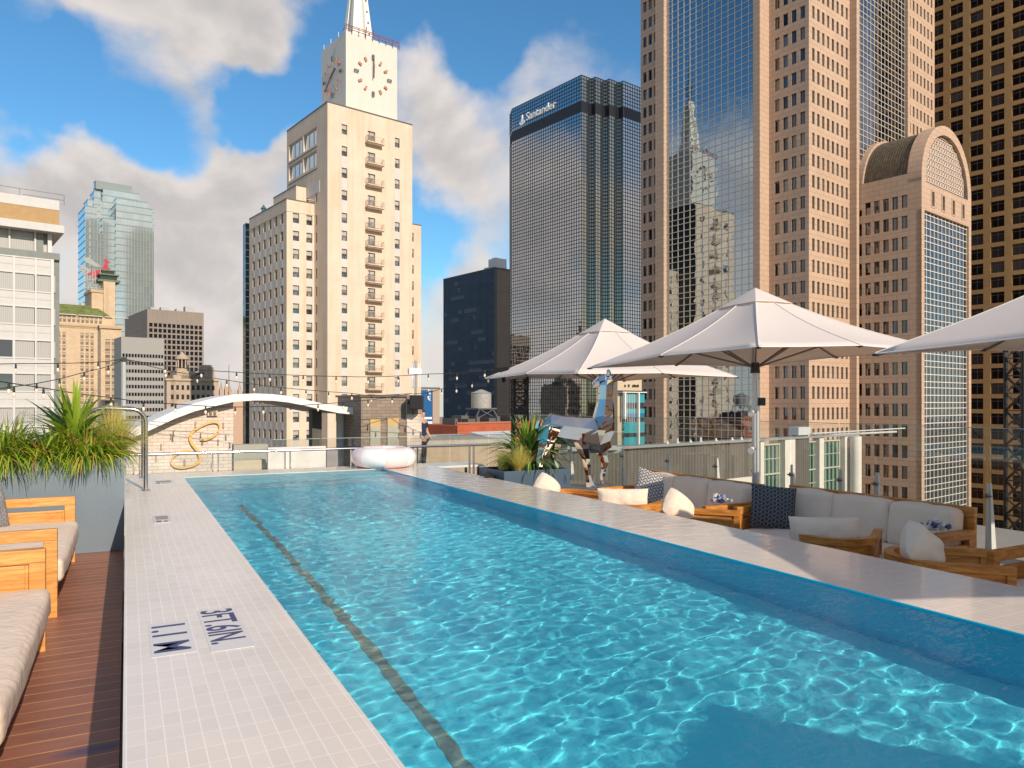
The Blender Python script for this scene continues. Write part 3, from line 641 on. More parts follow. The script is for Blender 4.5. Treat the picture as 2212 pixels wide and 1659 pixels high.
# ---- dark office slab
def dark_slab():
    s0, t0 = st(1068, 340)
    B = Bld('dark_office_slab', 'dark blue glass office slab with a blank brown end wall', s0, t0)
    zt = zd(579.3, s0, t0); yW = t_at(s0, 959)-t0; xE = s_at(t0, 1104)-s0+14
    B.box(.2, xE, .02, yW, GZ, zt, 1); B.wall.face([(.2,0,GZ),(xE,0,GZ),(xE,0,zt),(.2,0,zt)], 0)
    B.box(-.3, 1.2, -.25, -.01, GZ, zt+.4, 1); B.box(-.3, xE, -.25, yW+.2, zt, zt+.5, 1)
    mg = mirror_glass('navy_office_glass', (.19,.24,.31), .06, .02, .12, var=.35, pane=(3.2,3.6))
    g = MB(); g.face([(0,yW,GZ),(0,0,GZ),(0,0,zt),(0,yW,zt)]); gl = g.build('glass_wall', mg, B.root)
    k = MB(); n = 46
    for i in range(n+1): y = yW*i/n; k.box(-.35, -.003, y-.06, y+.06, GZ, zt)
    k.build('mullions', mat('steel_blue_fins', (.16,.20,.25), .4, metal=.3), gl)
    f = MB(); z = zt-1.2; rr = random.Random(3)
    while z > GZ+4:
        f.box(-.06, -.002, 0, yW, z-1.15, z)
        y = 0
        while y < yW:
            w = rr.choice((2, 4, 7, 11))*yW/46
            if rr.random() < .22: f.box(-.08, -.062, y, min(yW, y+w), z-3.0, z-1.2, 1)
            y += w
        z -= 3.6
    f.build('spandrels', [mat('slab_spandrel', (.05,.065,.09), .35), mat('slab_blind', (.20,.22,.25), .5)], gl)
    B.wall.build('wall', [masonry('brown_end_wall', (.22,.165,.125), 40, 1.6, .03, (.17,.13,.10), .03, .8, .08, .1), mat('slab_edge', (.05,.05,.055), .4)], B.root)
    r = MB(); y0 = t_at(s0, 1040)-t0; r.box(2, 8, 1, y0*.72, zt+.5, zt+5.2); r.box(3, 5, 3, 6, zt+5.2, zt+5.8); r.box(1.5, 5, y0*.72, y0, zt+.5, zt+1.6); r.build('plant_room', mat('white_cladding', (.60,.58,.56), .6), B.root)
dark_slab()
# ---- white hotel wing, far left
def white_wing():
    dep = 62; s1, t1 = st(113, dep)
    B = Bld('white_panel_building', 'white curtain wall building with pleated curtains at the left edge', s1-26, t1)
    W = 26; d = 12; zt = zd(553, s1, t1); px = 48.5*dep/F*1.0
    s_a = s_at(t1, 77)-B.s; s_b = s_at(t1, 30)-B.s; pitch = s_a-s_b
    fl = 71*dep/F
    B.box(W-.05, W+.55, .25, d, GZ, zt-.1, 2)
    B.box(0, W+.55, -.1, -.003, zt-.3, zt+.25, 2)
    zu = zt+.25; zr = zd(505, s1, t1)
    B.box(0, W+.1, .8, d, zu, zr, 0)
    B.box(-.5, W+.75, -.9, d+1, zr, zr+.62, 0); B.box(0, W+.45, -.4, d, zr+.62, zr+1.95, 3); B.box(0, W+.45, -.43, d, zr+1.95, zr+2.75, 0)
    for i in range(-8, 1): 
        x = s_a+pitch*2*.5*(i*2) ; 
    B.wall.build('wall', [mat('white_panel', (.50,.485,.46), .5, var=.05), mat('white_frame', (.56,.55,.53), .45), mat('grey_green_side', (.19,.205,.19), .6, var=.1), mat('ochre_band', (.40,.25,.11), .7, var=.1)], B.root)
    # panels
    mc = bpy.data.materials.new('pleated_curtain'); mc.use_nodes = True; N = mc.node_tree.nodes; L = mc.node_tree.links; b = N['Principled BSDF']; b.inputs['Roughness'].default_value = .25
    tc, vec = wallcoord(N, L); wv = N.new('ShaderNodeTexWave'); wv.inputs['Scale'].default_value = 2.6; wv.inputs['Distortion'].default_value = 2.5; wv.inputs['Detail'].default_value = 2; L.new(vec, wv.inputs['Vector'])
    rp = N.new('ShaderNodeValToRGB'); rp.color_ramp.elements[0].color = (.33,.32,.30,1); rp.color_ramp.elements[1].color = (.45,.435,.41,1); L.new(wv.outputs[0], rp.inputs[0]); L.new(rp.outputs[0], b.inputs['Base Color'])
    mp = MATS['white_panel']; mf = MATS['white_frame']; md = mirror_glass('grey_blue_glass', (.22,.24,.26), .05)
    fr = MB(); sp = MB()
    z = zt-.35; k = 0
    cols = [s_a+pitch*i for i in range(-12, 2)]
    w1 = MB(); w1.face([(0,0,0),(pitch-.18,0,0),(pitch-.18,0,fl*.5),(0,0,fl*.5)]); wd = w1.build('window', mc, data_only=True)
    w2 = MB(); w2.face([(0,0,0),(pitch-.18,0,0),(pitch-.18,0,fl*.5),(0,0,fl*.5)]); wd2 = w2.build('window', md, data_only=True)
    while z > -30:
        sp.box(0, W, -.02, .1, z-fl*.46, z); sp.box(0, W, -.035, -.021, z-fl*.23-.02, z-fl*.23+.02, 1)
        for i, x in enumerate(cols):
            if x+pitch > W+.4: continue
            if i >= len(cols)-6: o = link('window', wd2 if (i, k) in ((len(cols)-4, 3), (len(cols)-4, 2)) else wd, B.root); o.location = (x+.09, .06, z-fl+.06)
        for zz in (z, z-fl*.46): fr.box(0, W, -.09, -.036, zz-.05, zz+.05)
        z -= fl; k += 1
    for x in cols:
        if x < W: fr.box(x-.06, x+.06, -.13, -.092, z, zt-.3)
    fr.box(W-.12, W+.1, -.14, -.091, z, zt-.3)
    sp.build('spandrels', [mp, mat('panel_joint', (.4,.38,.36), .6)], B.root); fr.build('frames', mf, B.root)
    # top floor windows
    up = MB(); x = W-.3
    up2 = MB()
    for i in range(7):
        x1 = x-.05-(.9 if i == 0 else 0); x0 = x1-pitch*1.15
        if i == 0: up2.box(x-.95, x-.3, .3, .79, zu, zr)
        up.box(x1, x1+.12, .2, .79, zu, zr); o = MB(); o.face([(x0+.1,.5,zu+.05),(x1,.5,zu+.05),(x1,.5,zr-.02),(x0+.1,.5,zr-.02)]); o.build('window', mc, B.root); up.box(x0+.1, x1, .42, .49, zu+(zr-zu)*.62, zu+(zr-zu)*.62+.08); x = x0
    up.box(W-.3, W, .2, .79, zu, zr)
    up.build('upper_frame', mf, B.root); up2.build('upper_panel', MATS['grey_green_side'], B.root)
    rl = MB(); zz = zr+2.75
    for i in range(6): xx = W+1-i*3.2; rl.tube([(xx, 1, zz), (xx, 1, zz+.9)], .03, 5)
    rl.tube([(W+1,1,zz+.9), (0,1,zz+.9)], .03, 5); rl.tube([(W+1,1,zz+.45), (W-2,1,zz+.45)], .03, 5); rl.box(W-4, W-2, 2, 4, zz, zz+.6); rl.build('roof_railing', mat('grey_rail_paint', (.25,.22,.20), .5), B.root)
white_wing()
# ---- stepped glass tower
def stepped_tower():
    s0, t0 = st(187, 420)
    B = Bld('stepped_glass_tower', 'tall pale green mirrored tower with stepped crown in the distance', s0, t0, 'skyscraper')
    Z = lambda py: zd(py, s0, t0); X = lambda px: s_at(t0, px)-s0
    m_g = mirror_glass('pale_green_glass', (.55,.63,.63), .06, .02, .07, var=.06, pane=(3,3.9)); m_g.node_tree.nodes['Principled BSDF'].inputs['Metallic'].default_value = .7; m_l = mat('pale_floor_line', (.15,.21,.21), .4); m_w = mat('pale_window_line', (.36,.42,.42), .4)
    C = lambda c: c*.2507
    Y = lambda c: 353.9+.2507*c
    yL = t_at(s0, C(684))-t0
    K = MB()
    # blocks: x from/to (zoom px), front offset, top
    blocks = [(735,835,0,Y(365),yL),(775,835,-1.5,Y(470),8),(785,960,10,Y(313),yL),(835,890,8,Y(232),yL*.9),(880,1195,22,Y(172),yL*.85),(930,1247,14,Y(232),yL*.8),(1030,1300,8,Y(310),yL*.8),
              (890,1000,2,Y(470),10),(835,900,1,Y(600),8),(1000,1315,0,Y(365),yL*.8),(1310,1345,5,Y(415),yL*.7)]
    for a, b2, y, py, dd in blocks:
        x0, x1 = X(C(a)), X(C(b2)); zt = Z(py); 
        zt = CAMZ+(HY-py)*((s0+(x0+x1)/2)*CA+(t0+y)*SA)/F
        B.box(x0, x1, y, max(dd, y+4), GZ, zt, 0)
        z = zt-.3
        while z > 0:
            K.box(x0, x1, y-.12, y-.01, z-.25, z+.25); K.box(x0-.12, x0-.01, y, max(dd, y+4), z-.25, z+.25); z -= 3.9
        n = max(1, int((x1-x0)/1.6))
        for i in range(n+1): xx = x0+(x1-x0)*i/n; K.box(xx-.06, xx+.06, y-.09, y-.01, 0, zt, 1)
    x0, x1 = X(C(885)), X(C(1195)); zt = Z(Y(172))+3; B.box(x0-.4, x1+.4, 21.5, yL*.8, zt, zt+5, 1)
    B.wall.build('glass_wall', [m_g, mat('grey_louvre_crown', (.20,.24,.23), .6)], B.root); K.build('mullions', [m_l, m_w], B.root)
stepped_tower()
# ---- old hotel with green roof
def old_hotel():
    s0, t0 = st(150, 250)
    B = Bld('green_roof_hotel', 'tan stone hotel with a mossy green roof and a stone chimney tower', s0, t0)
    C = lambda c: c*.2507
    Y = lambda c: 353.9+.2507*c
    X = lambda px, y=0: s_at(t0+y, px)-s0
    Z = lambda py, px, y=0: CAMZ+(HY-py)*((s_at(t0+y, px))*CA+(t0+y)*SA)/F
    xa, xb, xc = X(C(440)), X(C(855)), X(C(1045)); zt = Z(Y(1390), C(700)); 
    fl = 3.6
    rW = rows_down(zt-2.6, 1.8, 14.4*250/F, GZ+3)
    def tri(x0, x1, n): return cols_even(x0, x1, n, .95)
    B.facade('S', 0, xa, xb-.5, GZ, zt, tri(xa, xa+6, 4)+tri(xa+7.2, xb-8.2, 5)+tri(xb-7.5, xb-1.4, 4), rW, .3, 0, 'sash')
    B.facade('S', -3.5, X(C(868), -3.5), X(C(1045), -3.5), GZ, zt-.6, cols_even(X(C(900),-3.5), X(C(1010),-3.5), 2, 1.5), rows_down(zt-4.6, 2.0, 14.4*250/F, GZ+3), .3, 0, 'sash')
    xw = X(C(868), -3.5); xe = X(C(1045), -3.5)
    B.facade('W', xw, -3.5, 0, GZ, zt-.6, [(-2.2,-1.2)], rW, .3, 0, 'sash')
    B.box(xe-.2, xe, -3.49, 12, GZ, zt-.6, 0)
    B.box(xa, xb, -.5, -.01, zt-.4, zt+.3, 1); B.box(xw-.5, xe+.5, -4.1, -3.51, zt-1.0, zt+.1, 1); B.box(xw-.5, xe+.5, -3.6, 12, zt-.2, zt+.1, 1)
    i = 0; x = xa
    while x < xe: y = -.7 if x < xw else -4.3; B.box(x, x+.25, y, y+.2, zt-.9, zt-.4, 1); x += .7
    # attic + green mansard
    za = Z(Y(1300), C(700)); B.facade('S', .8, xa, xe-2, zt+.3, za, cols_even(xa+2, xe-5, 10, .9), [(zt+.9, za-.7)], .3, 0, 'sash')
    gr = MB(); zr = Z(Y(1215), C(700), 8)
    gr.face([(xa-1,.3,za),(xe-2.5,.3,za),(xe-6,9,zr),(xa-1,9,zr)]); gr.face([(xa-1,9,zr),(xe-6,9,zr),(xe-6,16,zr),(xa-1,16,zr)]); gr.face([(xe-2.5,.3,za),(xe-2.5,16,za),(xe-6,16,zr),(xe-6,9,zr)])
    gr.build('roof', mat('mossy_tile', (.17,.19,.05), .8, var=.4, vscale=.6), B.root)
    gt = MB(); x = xa
    while x < xe-4: gt.box(x, x+7.4, -.1, .29, za-.25, za-.02); x += 8
    gt.build('gutter', mat('gutter_white', (.6,.58,.55), .6), B.root)
    # chimney tower and penthouse
    y1 = 6; xl, xr = X(C(893), y1), X(C(993), y1); zc = Z(Y(1015), C(940), y1); B.box(xl, xr, y1, y1+9, zt, zc, 0)
    B.box(xl+.6, xl+1.6, y1-.02, y1+.3, zt+4, zc-2, 1)
    xl2, xr2 = X(C(790), y1+1), X(C(895), y1+1); zp = Z(Y(1105), C(840), y1); B.box(xl2, xr2, y1+1, y1+14, zt, zp, 0); B.box(xl2-.4, xr2, y1+.6, y1+14.4, zp, zp+1.0, 1)
    xl3, xr3 = X(C(695), y1+8), X(C(720), y1+8); B.box(xl3, xr3, y1+8, y1+10, zt, Z(Y(1180), C(700), 8), 0)
    B.finish([masonry('tan_stone', (.58,.43,.28), 1.4, .6, .02, (.42,.3,.2), .05, .8, .1, 0, nscale=.3), mat('tan_cornice', (.50,.37,.24), .8, var=.1)], {'sash': (w_sash, [mat('tan_blind_pane', (.20,.15,.11), .3, var=.5, vscale=.8), mat('tan_frame', (.28,.19,.11), .6), mat('tan_blind_upper', (.40,.33,.25), .5)])}, 80)
    c = MB(); xm = (xl+xr)/2; zz = zc
    for w, h, mi in ((4.8,.8,0),(3.6,1.6,1),(4.4,.5,0),(2.6,1.2,1),(3.0,.4,0),(1.0,.9,0)):
        w = min(w, 4.8)*.75; c.box(xm-w, xm+w, y1+4-w, y1+4+w, zz, zz+h, mi); zz += h
    c.build('cupola', [mat('verdigris_copper', (.12,.17,.11), .7, var=.2), mat('cupola_shadow', (.04,.05,.04), .8)], B.root)
    # rooftop sign: red winged horse on a lattice
    S = thing('winged_horse_sign', 'red winged horse sign on a steel lattice above the tan hotel', 'sign', gw(s0+X(C(845), y1+3), t0+y1+3, zp+1.0), GA)
    l = MB()
    for x in (-4.6, -1.6, 1.4): 
        for dx in (-.9, .9): l.bar((x+dx, 0, 0), (x+dx*.4, 0, 9.5), .14)
        for k in range(6): z = k*1.5; l.bar((x-.9*(1-k*.06), 0, z), (x+.9*(1-k*.06), 0, z+1.5), .09); l.bar((x+.9*(1-k*.06), 0, z), (x-.9*(1-k*.06), 0, z+1.5), .09)
    l.bar((-5.5,0,4.5),(2.4,0,4.5),.14); l.bar((-5.5,0,1),(2.4,0,1),.14); l.build('lattice', mat('grey_lattice_steel', (.45,.45,.43), .5), S)
    def shape(pts, y, mm, nm, sc_=1.0):
        b = MB(); a = [(u*sc_, y, v*sc_) for u, v in pts]; c = [(u*sc_, y+.35, v*sc_) for u, v in pts]; b.face(a); b.face(c[::-1])
        for i in range(len(a)): j = (i+1) % len(a); b.face([a[j], a[i], c[i], c[j]])
        b.build(nm, mm, S)
    mr = mat('sign_red_enamel', (.42,.015,.05), .4); mg = mat('wing_outline_steel', (.30,.33,.31), .4)
    body = [(-2.0,9.0),(-.6,8.6),(1.2,9.4),(2.2,10.8),(2.6,12.6),(2.1,13.5),(2.9,14.2),(3.3,14.6),(3.4,13.6),(4.6,12.9),(4.4,12.3),(3.6,12.5),(3.9,11.0),(4.3,9.6),(5.6,8.9),(5.9,7.6),(5.4,7.5),(5.0,8.3),(3.9,8.5),(4.2,7.2),(3.1,6.6),(2.9,7.0),(3.4,7.7),(2.6,8.2),(1.0,7.3),(-.4,6.6),(-1.2,5.2),(-2.8,4.4),(-2.9,4.9),(-1.9,5.5),(-1.8,6.6),(-3.6,6.4),(-4.2,6.9),(-2.9,7.6)]
    shape(body, 0, mr, 'horse_body')
    for k in range(4):
        shape([(1.4-.2*k,9.8+.3*k),(-1.2-.8*k,12.2+.55*k),(-4.0-.7*k,13.0+.6*k-.5*k*k*.3),(-3.2-.5*k,11.9+.4*k-.5*k),(-.6,10.0)], -.4-.05*k, mr if k == 1 else mg, 'wing_feather')
    for k in range(4): shape([(-2.6-.2*k,8.8-.5*k),(-6.8+.3*k,10.6-1.1*k),(-7.4+.3*k,10.0-1.1*k),(-3.0,8.0-.5*k)], .4+.05*k, mg, 'wing_feather')
    S.scale = (.82, .82, .82)
old_hotel()
# ---- brown-grey grid office
def grid_office():
    s0, t0 = st(318, 300)
    B = Bld('dark_window_office', 'brown grey concrete office with a grid of square black windows', s0, t0)
    zt = zd(667, s0, t0); xE = s_at(t0, 440)-s0; yW = t_at(s0, 270)-t0
    B.facade('S', 0, 0, xE, GZ, zt, cols_even(.5, xE-.4, 12, 1.25), rows_down(zt-5.6, 1.55, 2.22, GZ+3), .4, 0, 'plain')
    B.facade('W', 0, 0, yW, GZ, zt, cols_even(1, yW-1, 18, .7), rows_down(zt-5.9, 1.2, 2.22, GZ+3), .5, 0, 'plain')
    B.box(xE-.2, xE, .02, yW, GZ, zt); B.wall.face([(0,0,zt),(xE,0,zt),(xE,yW,zt),(0,yW,zt)], 0)
    B.finish([masonry('grey_brown_precast', (.27,.225,.185), 1.9, 40, .05, (.22,.18,.15), .02, .8, .06, 0, off=0), ], {'plain': (w_plain, [mat('black_window', (.008,.009,.02), .2)])}, 100)
    r = MB()
    for a, b2, h in ((2, 4, 1.1), (6, 9, 1.5), (12, 14, 1.3), (15.5, 19, 2.6)): r.box(a, b2, 3, 6, zt, zt+h)
    r.build('roof_plant', mat('roof_plant_grey', (.42,.42,.42), .6), B.root)
grid_office()
def ribbon_office():
    s0, t0 = st(262, 215)
    B = Bld('ribbon_window_office', 'plain grey office block with rows of dark ribbon windows', s0, t0)
    x1 = s_at(t0, 355)-s0; zt = zd(727, s0, t0); fl = 16.9*215/F
    rW = rows_down(zt-4.9, 1.02, fl, GZ+3)
    B.facade('S', 0, 0, x1, GZ, zt, cols_even(.2, x1-.2, 14, .6), rW, .3, 0, 'plain')
    B.box(0, .2, .02, 10, GZ, zt); B.box(x1-.2, x1, .02, 10, GZ, zt); B.wall.face([(0,0,zt),(x1,0,zt),(x1,10,zt),(0,10,zt)], 0)
    B.finish([mat('smooth_grey_render', (.33,.32,.30), .8, var=.05)], {'plain': (w_plain, [mat('black_window', (.008,.009,.02), .2)])}, 100)
ribbon_office()
def domed_hall():
    s0, t0 = st(360, 262)
    B = Bld('domed_stone_building', 'old brown stone building with a columned rooftop lantern', s0, t0)
    X = lambda px: s_at(t0, px)-s0
    x1 = X(472); z1 = zd(822, s0+3, t0); B.box(0, x1, 0, 20, GZ, z1, 0); B.box(-.5, x1+.4, -.6, 20, z1, z1+.7, 1); B.box(X(395), x1-.5, 2, 18, z1, zd(808, s0, t0), 0)
    rW = rows_down(z1-1.6, 1.7, 3.4, z1-20)
    for a, e in rW[:4]:
        for c0, c1 in cols_even(1, x1-1, 9, .9): B.box(c0, c1, -.06, .1, a, e, 2)
    B.box(X(447), X(465), 3, 10, z1, zd(803, s0, t0)+3, 0); B.box(X(436), X(470), 4, 12, z1, zd(812, s0, t0)+1.6, 3); B.box(X(457), X(465), 1, 3, z1, zd(790, s0, t0), 0)
    B.wall.build('wall', [mat('brown_old_stone', (.46,.36,.27), .85, var=.15, vscale=.4), mat('old_cornice', (.5,.4,.3), .8), mat('old_window_dark', (.03,.028,.03), .3), mat('teal_roof_panel', (.04,.10,.11), .6)], B.root)
    c = MB(); cx = X(407); zb = z1-1.5; R_ = 2.5
    c.box(cx-4.6, cx+4.6, 2, 14, zb, zb+3.6, 0); zb += 3.6; c.box(cx-3.2, cx+3.2, 3, 12, zb, zb+1.6, 0); zb += 1.6; c.cyl(cx, 8, zb, zb+1, R_, R_, 16, 0); zb += 1
    for i in range(10): a = 2*math.pi*i/10; c.cyl(cx+math.cos(a)*R_*.82, 8+math.sin(a)*R_*.82, zb, zb+3.4, .28, .22, 6, 0)
    c.cyl(cx, 8, zb, zb+3.4, R_*.5, R_*.5, 12, 1); zb += 3.4; c.cyl(cx, 8, zb, zb+.8, R_*1.02, R_*1.02, 16, 0); c.cyl(cx, 8, zb+.8, zb+1.9, R_*.8, R_*.35, 14, 0); c.cyl(cx, 8, zb+1.9, zb+2.8, R_*.3, R_*.1, 8, 0)
    c.build('lantern', [MATS['brown_old_stone'], MATS['old_window_dark']], B.root)
domed_hall()
def pinnacle_church():
    s0, t0 = st(476, 330)
    B = Bld('pinnacled_roof', 'pale stone roofline with pointed pinnacles and a thin mast', s0, t0)
    X = lambda px: s_at(t0, px)-s0
    z1 = zd(872, s0, t0); x1 = X(536); B.box(0, x1, 0, 14, GZ, z1+3.5, 0)
    for i, px in enumerate((478, 489, 498, 518, 529)):
        x = X(px); h = (6.8, 7.8, 4.5, 6.8, 5.2)[i]; B.wall.box(x-.7, x+.7, -.2, 1.2, z1+3.5, z1+3.5+h*.4); B.wall.cyl(x, .5, z1+3.5+h*.4, z1+3.5+h, .7, .05, 4)
        for k in (-2, 2): B.wall.cyl(x+k, .5, z1+3.5, z1+3.5+h*.4, .3, .05, 4)
    B.wall.build('wall', [mat('pale_gothic_stone', (.52,.36,.26), .85, var=.12)], B.root)
    m = MB(); x = X(504); m.tube([(x, 6, z1), (x, 6, zd(785, s0, t0))], [.35, .12], 6); m.build('mast', mat('rust_mast', (.30,.2,.16), .6), B.root)
pinnacle_church()
def sliver_tower():
    s0, t0 = st(530.5, 210)
    B = Bld('blue_sliver_tower', 'narrow blue glass tower edge showing beside the cream tower', s0, t0)
    zt = zd(482, s0, t0); x1 = 8
    B.box(0, x1, 0, 2.2, GZ, zt, 0); B.wall.build('glass_wall', [mirror_glass('teal_sliver_glass', (.12,.20,.25), .08, .05, .3, var=.3, pane=(.9,1.6))], B.root)
    k = MB(); z = zt
    while z > 0: k.box(-.02, x1, -.09, -.01, z-.1, z+.1); z -= 1.9
    k.build('mullions', mat('sliver_mullion', (.05,.07,.085), .4), B.root)
sliver_tower()
# ================================================================ middle distance
def simple(name, label, px, dep, cat='building'):
    s0, t0 = st(px, dep); return Bld(name, label, s0, t0, cat), s0, t0
def banner_building():
    B, s0, t0 = simple('banner_building', 'brown blank building carrying a tall blue banner beside the cream tower', 905, 150)
    x0 = s_at(t0, 934)-s0; x1 = s_at(t0, 950)-s0; zt = zd(839, s0, t0)
    B.box(0, x1, .05, 8, GZ, zt); B.box(-.1, x1+.1, -.02, 8, zt, zt+.25, 1); B.wall.build('wall', [mat('taupe_render', (.40,.31,.24), .8, var=.05), m_roofdark], B.root)
    b = MB(); b.box(.3, x0, -.12, .04, GZ+10, zt-.3); bn = b.build('banner', mat('blue_banner', (.008,.10,.28), .6), B.root)
    wl = mat('banner_white', (.85,.87,.9), .5)
    text_obj('lettering', 'AT&T', wl, 1.0, bn, .02, (x0-.5, -.16, zd(866, s0, t0)), (math.pi/2, -math.pi/2, 0), 1.0)
    g = MB(); 
    for k in range(1, 5):
        r = 2.6; z = zd(925, s0, t0)+k*.9-1.8; w = math.sqrt(max(.1, r*r-(k*.9-1.8)**2)); g.box(x0-.6-w*1.0, x0-.6+w*.2, -.15, -.125, z, z+.45)
    g.build('globe_mark', wl, bn)
banner_building()
def brick_block():
    B, s0, t0 = simple('red_brick_block', 'low orange red brick block below the dark office slab', 988, 110)
    xE = s_at(t0, 1180)-s0; zt = zd(914, s0, t0)
    m_b = masonry('orange_red_brick', (.43,.085,.03), .5, .16, .02, (.3,.1,.06), .12, .85, .15, 0, nscale=.3)
    rW = [(zt-3.3, zt-2.2), (zt-6.4, zt-4.8)]
    B.facade('S', 0, 0, xE, GZ, zt, cols_even(.5, xE, 9, .75), rW, .2, 0, 'w')
    B.box(0, xE, .25, 12, GZ, zt-.4); B.box(-.1, xE, -.12, .2, zt-.15, zt+.12, 1); B.box(-.05, xE, -.06, -.003, zt-1.6, zt-1.4, 1)
    B.finish([m_b, mat('brick_coping', (.35,.14,.08), .8)], {'w': (w_plain, [mat('pale_blind', (.5,.42,.3), .6)])}, 30)
    r = MB(); rr = random.Random(2)
    for i in range(14): x = 1+rr.random()*(xE-3); r.box(x, x+.5+rr.random(), 1+rr.random()*4, 6+rr.random(), zt-.4, zt+.3+rr.random()*.8)
    r.build('roof_plant', mat('dark_roof_units', (.10,.10,.10), .7), B.root)
    # water tank on a stand
    T = thing('water_tank', 'grey round water tank with low cone lid on a steel stand', 'tank', gw(s_at(t0, 1078)+1, t0+6, zt-.4), GA)
    tk = MB(); tk.cyl(0, 0, 2.6, 5.0, 1.65, 1.65, 18); tk.cyl(0, 0, 5.0, 5.6, 1.75, .25, 18); tk.build('tank', mat('tank_grey', (.34,.33,.31), .5, var=.2, vscale=3, stain=.5), T)
    lg = MB(); 
    for a in (-1.5, 1.5):
        for b2 in (-1.5, 1.5): lg.bar((a*1.9, b2*1.2, 0), (a*.9, b2*.9, 2.4), .14)
    lg.box(-1.9, 1.9, -1.7, 1.7, 2.38, 2.6); lg.bar((-2.6,-1.6,.6),(1.2,-1.5,2.3),.1); lg.bar((2.6,-1.6,.6),(-1.2,-1.5,2.3),.1); lg.build('stand', mat('stand_steel', (.12,.12,.12), .6), T)
brick_block()
def teal_building():
    B, s0, t0 = simple('teal_panel_building', 'teal and blue panelled building with white posts beside the granite tower', 1345, 62)
    X = lambda px: s_at(t0, px)-s0; Z = lambda py: zd(py, s0, t0)
    x1 = X(1392); m1 = mat('teal_panel', (.03,.27,.31), .35); m2 = mat('blue_panel', (.015,.12,.24), .35); mw = mat('white_trim', (.72,.68,.62), .5); mb = mat('tan_top', (.53,.42,.29), .75, var=.05); md = mat('dark_strip', (.03,.025,.03), .3)
    B.box(-.3, x1, .3, 1.0, GZ, Z(812), 3)
    ys = [848, 870, 883, 893, 903, 912, 936, 945, 1010]
    for i, (a, b2) in enumerate(zip(ys, ys[1:])):
        mi = (0, 4, 0, 1, 4, 0, 4, 0)[i]; B.box(.2, x1, -.02 if mi != 4 else .1, .29, Z(b2), Z(a), mi)
    B.box(-.3, x1, -.3, .29, Z(848), Z(846), 2); B.box(-.3, x1, -.25, .28, Z(845.5), Z(843.5), 4)
    B.box(-.05, .12, -.3, -.03, Z(905), Z(848), 2); B.box(X(1374), X(1376.5), -.3, -.03, GZ, Z(848), 2)
    for px in range(1350, 1374, 4): B.box(X(px)-.02, X(px)+.02, -.06, -.021, Z(912), Z(849), 2)
    B.wall.build('wall', [m1, m2, mw, mb, md], B.root)
    l = MB(); 
    for i, px in enumerate((1354, 1362, 1371, 1374, 1378, 1382)): z = Z(834); l.box(X(px), X(px)+.12, .2, .29, z-.05, z+.12+.05*(i % 2))
    l.build('wall_marks', md, B.root)
teal_building()
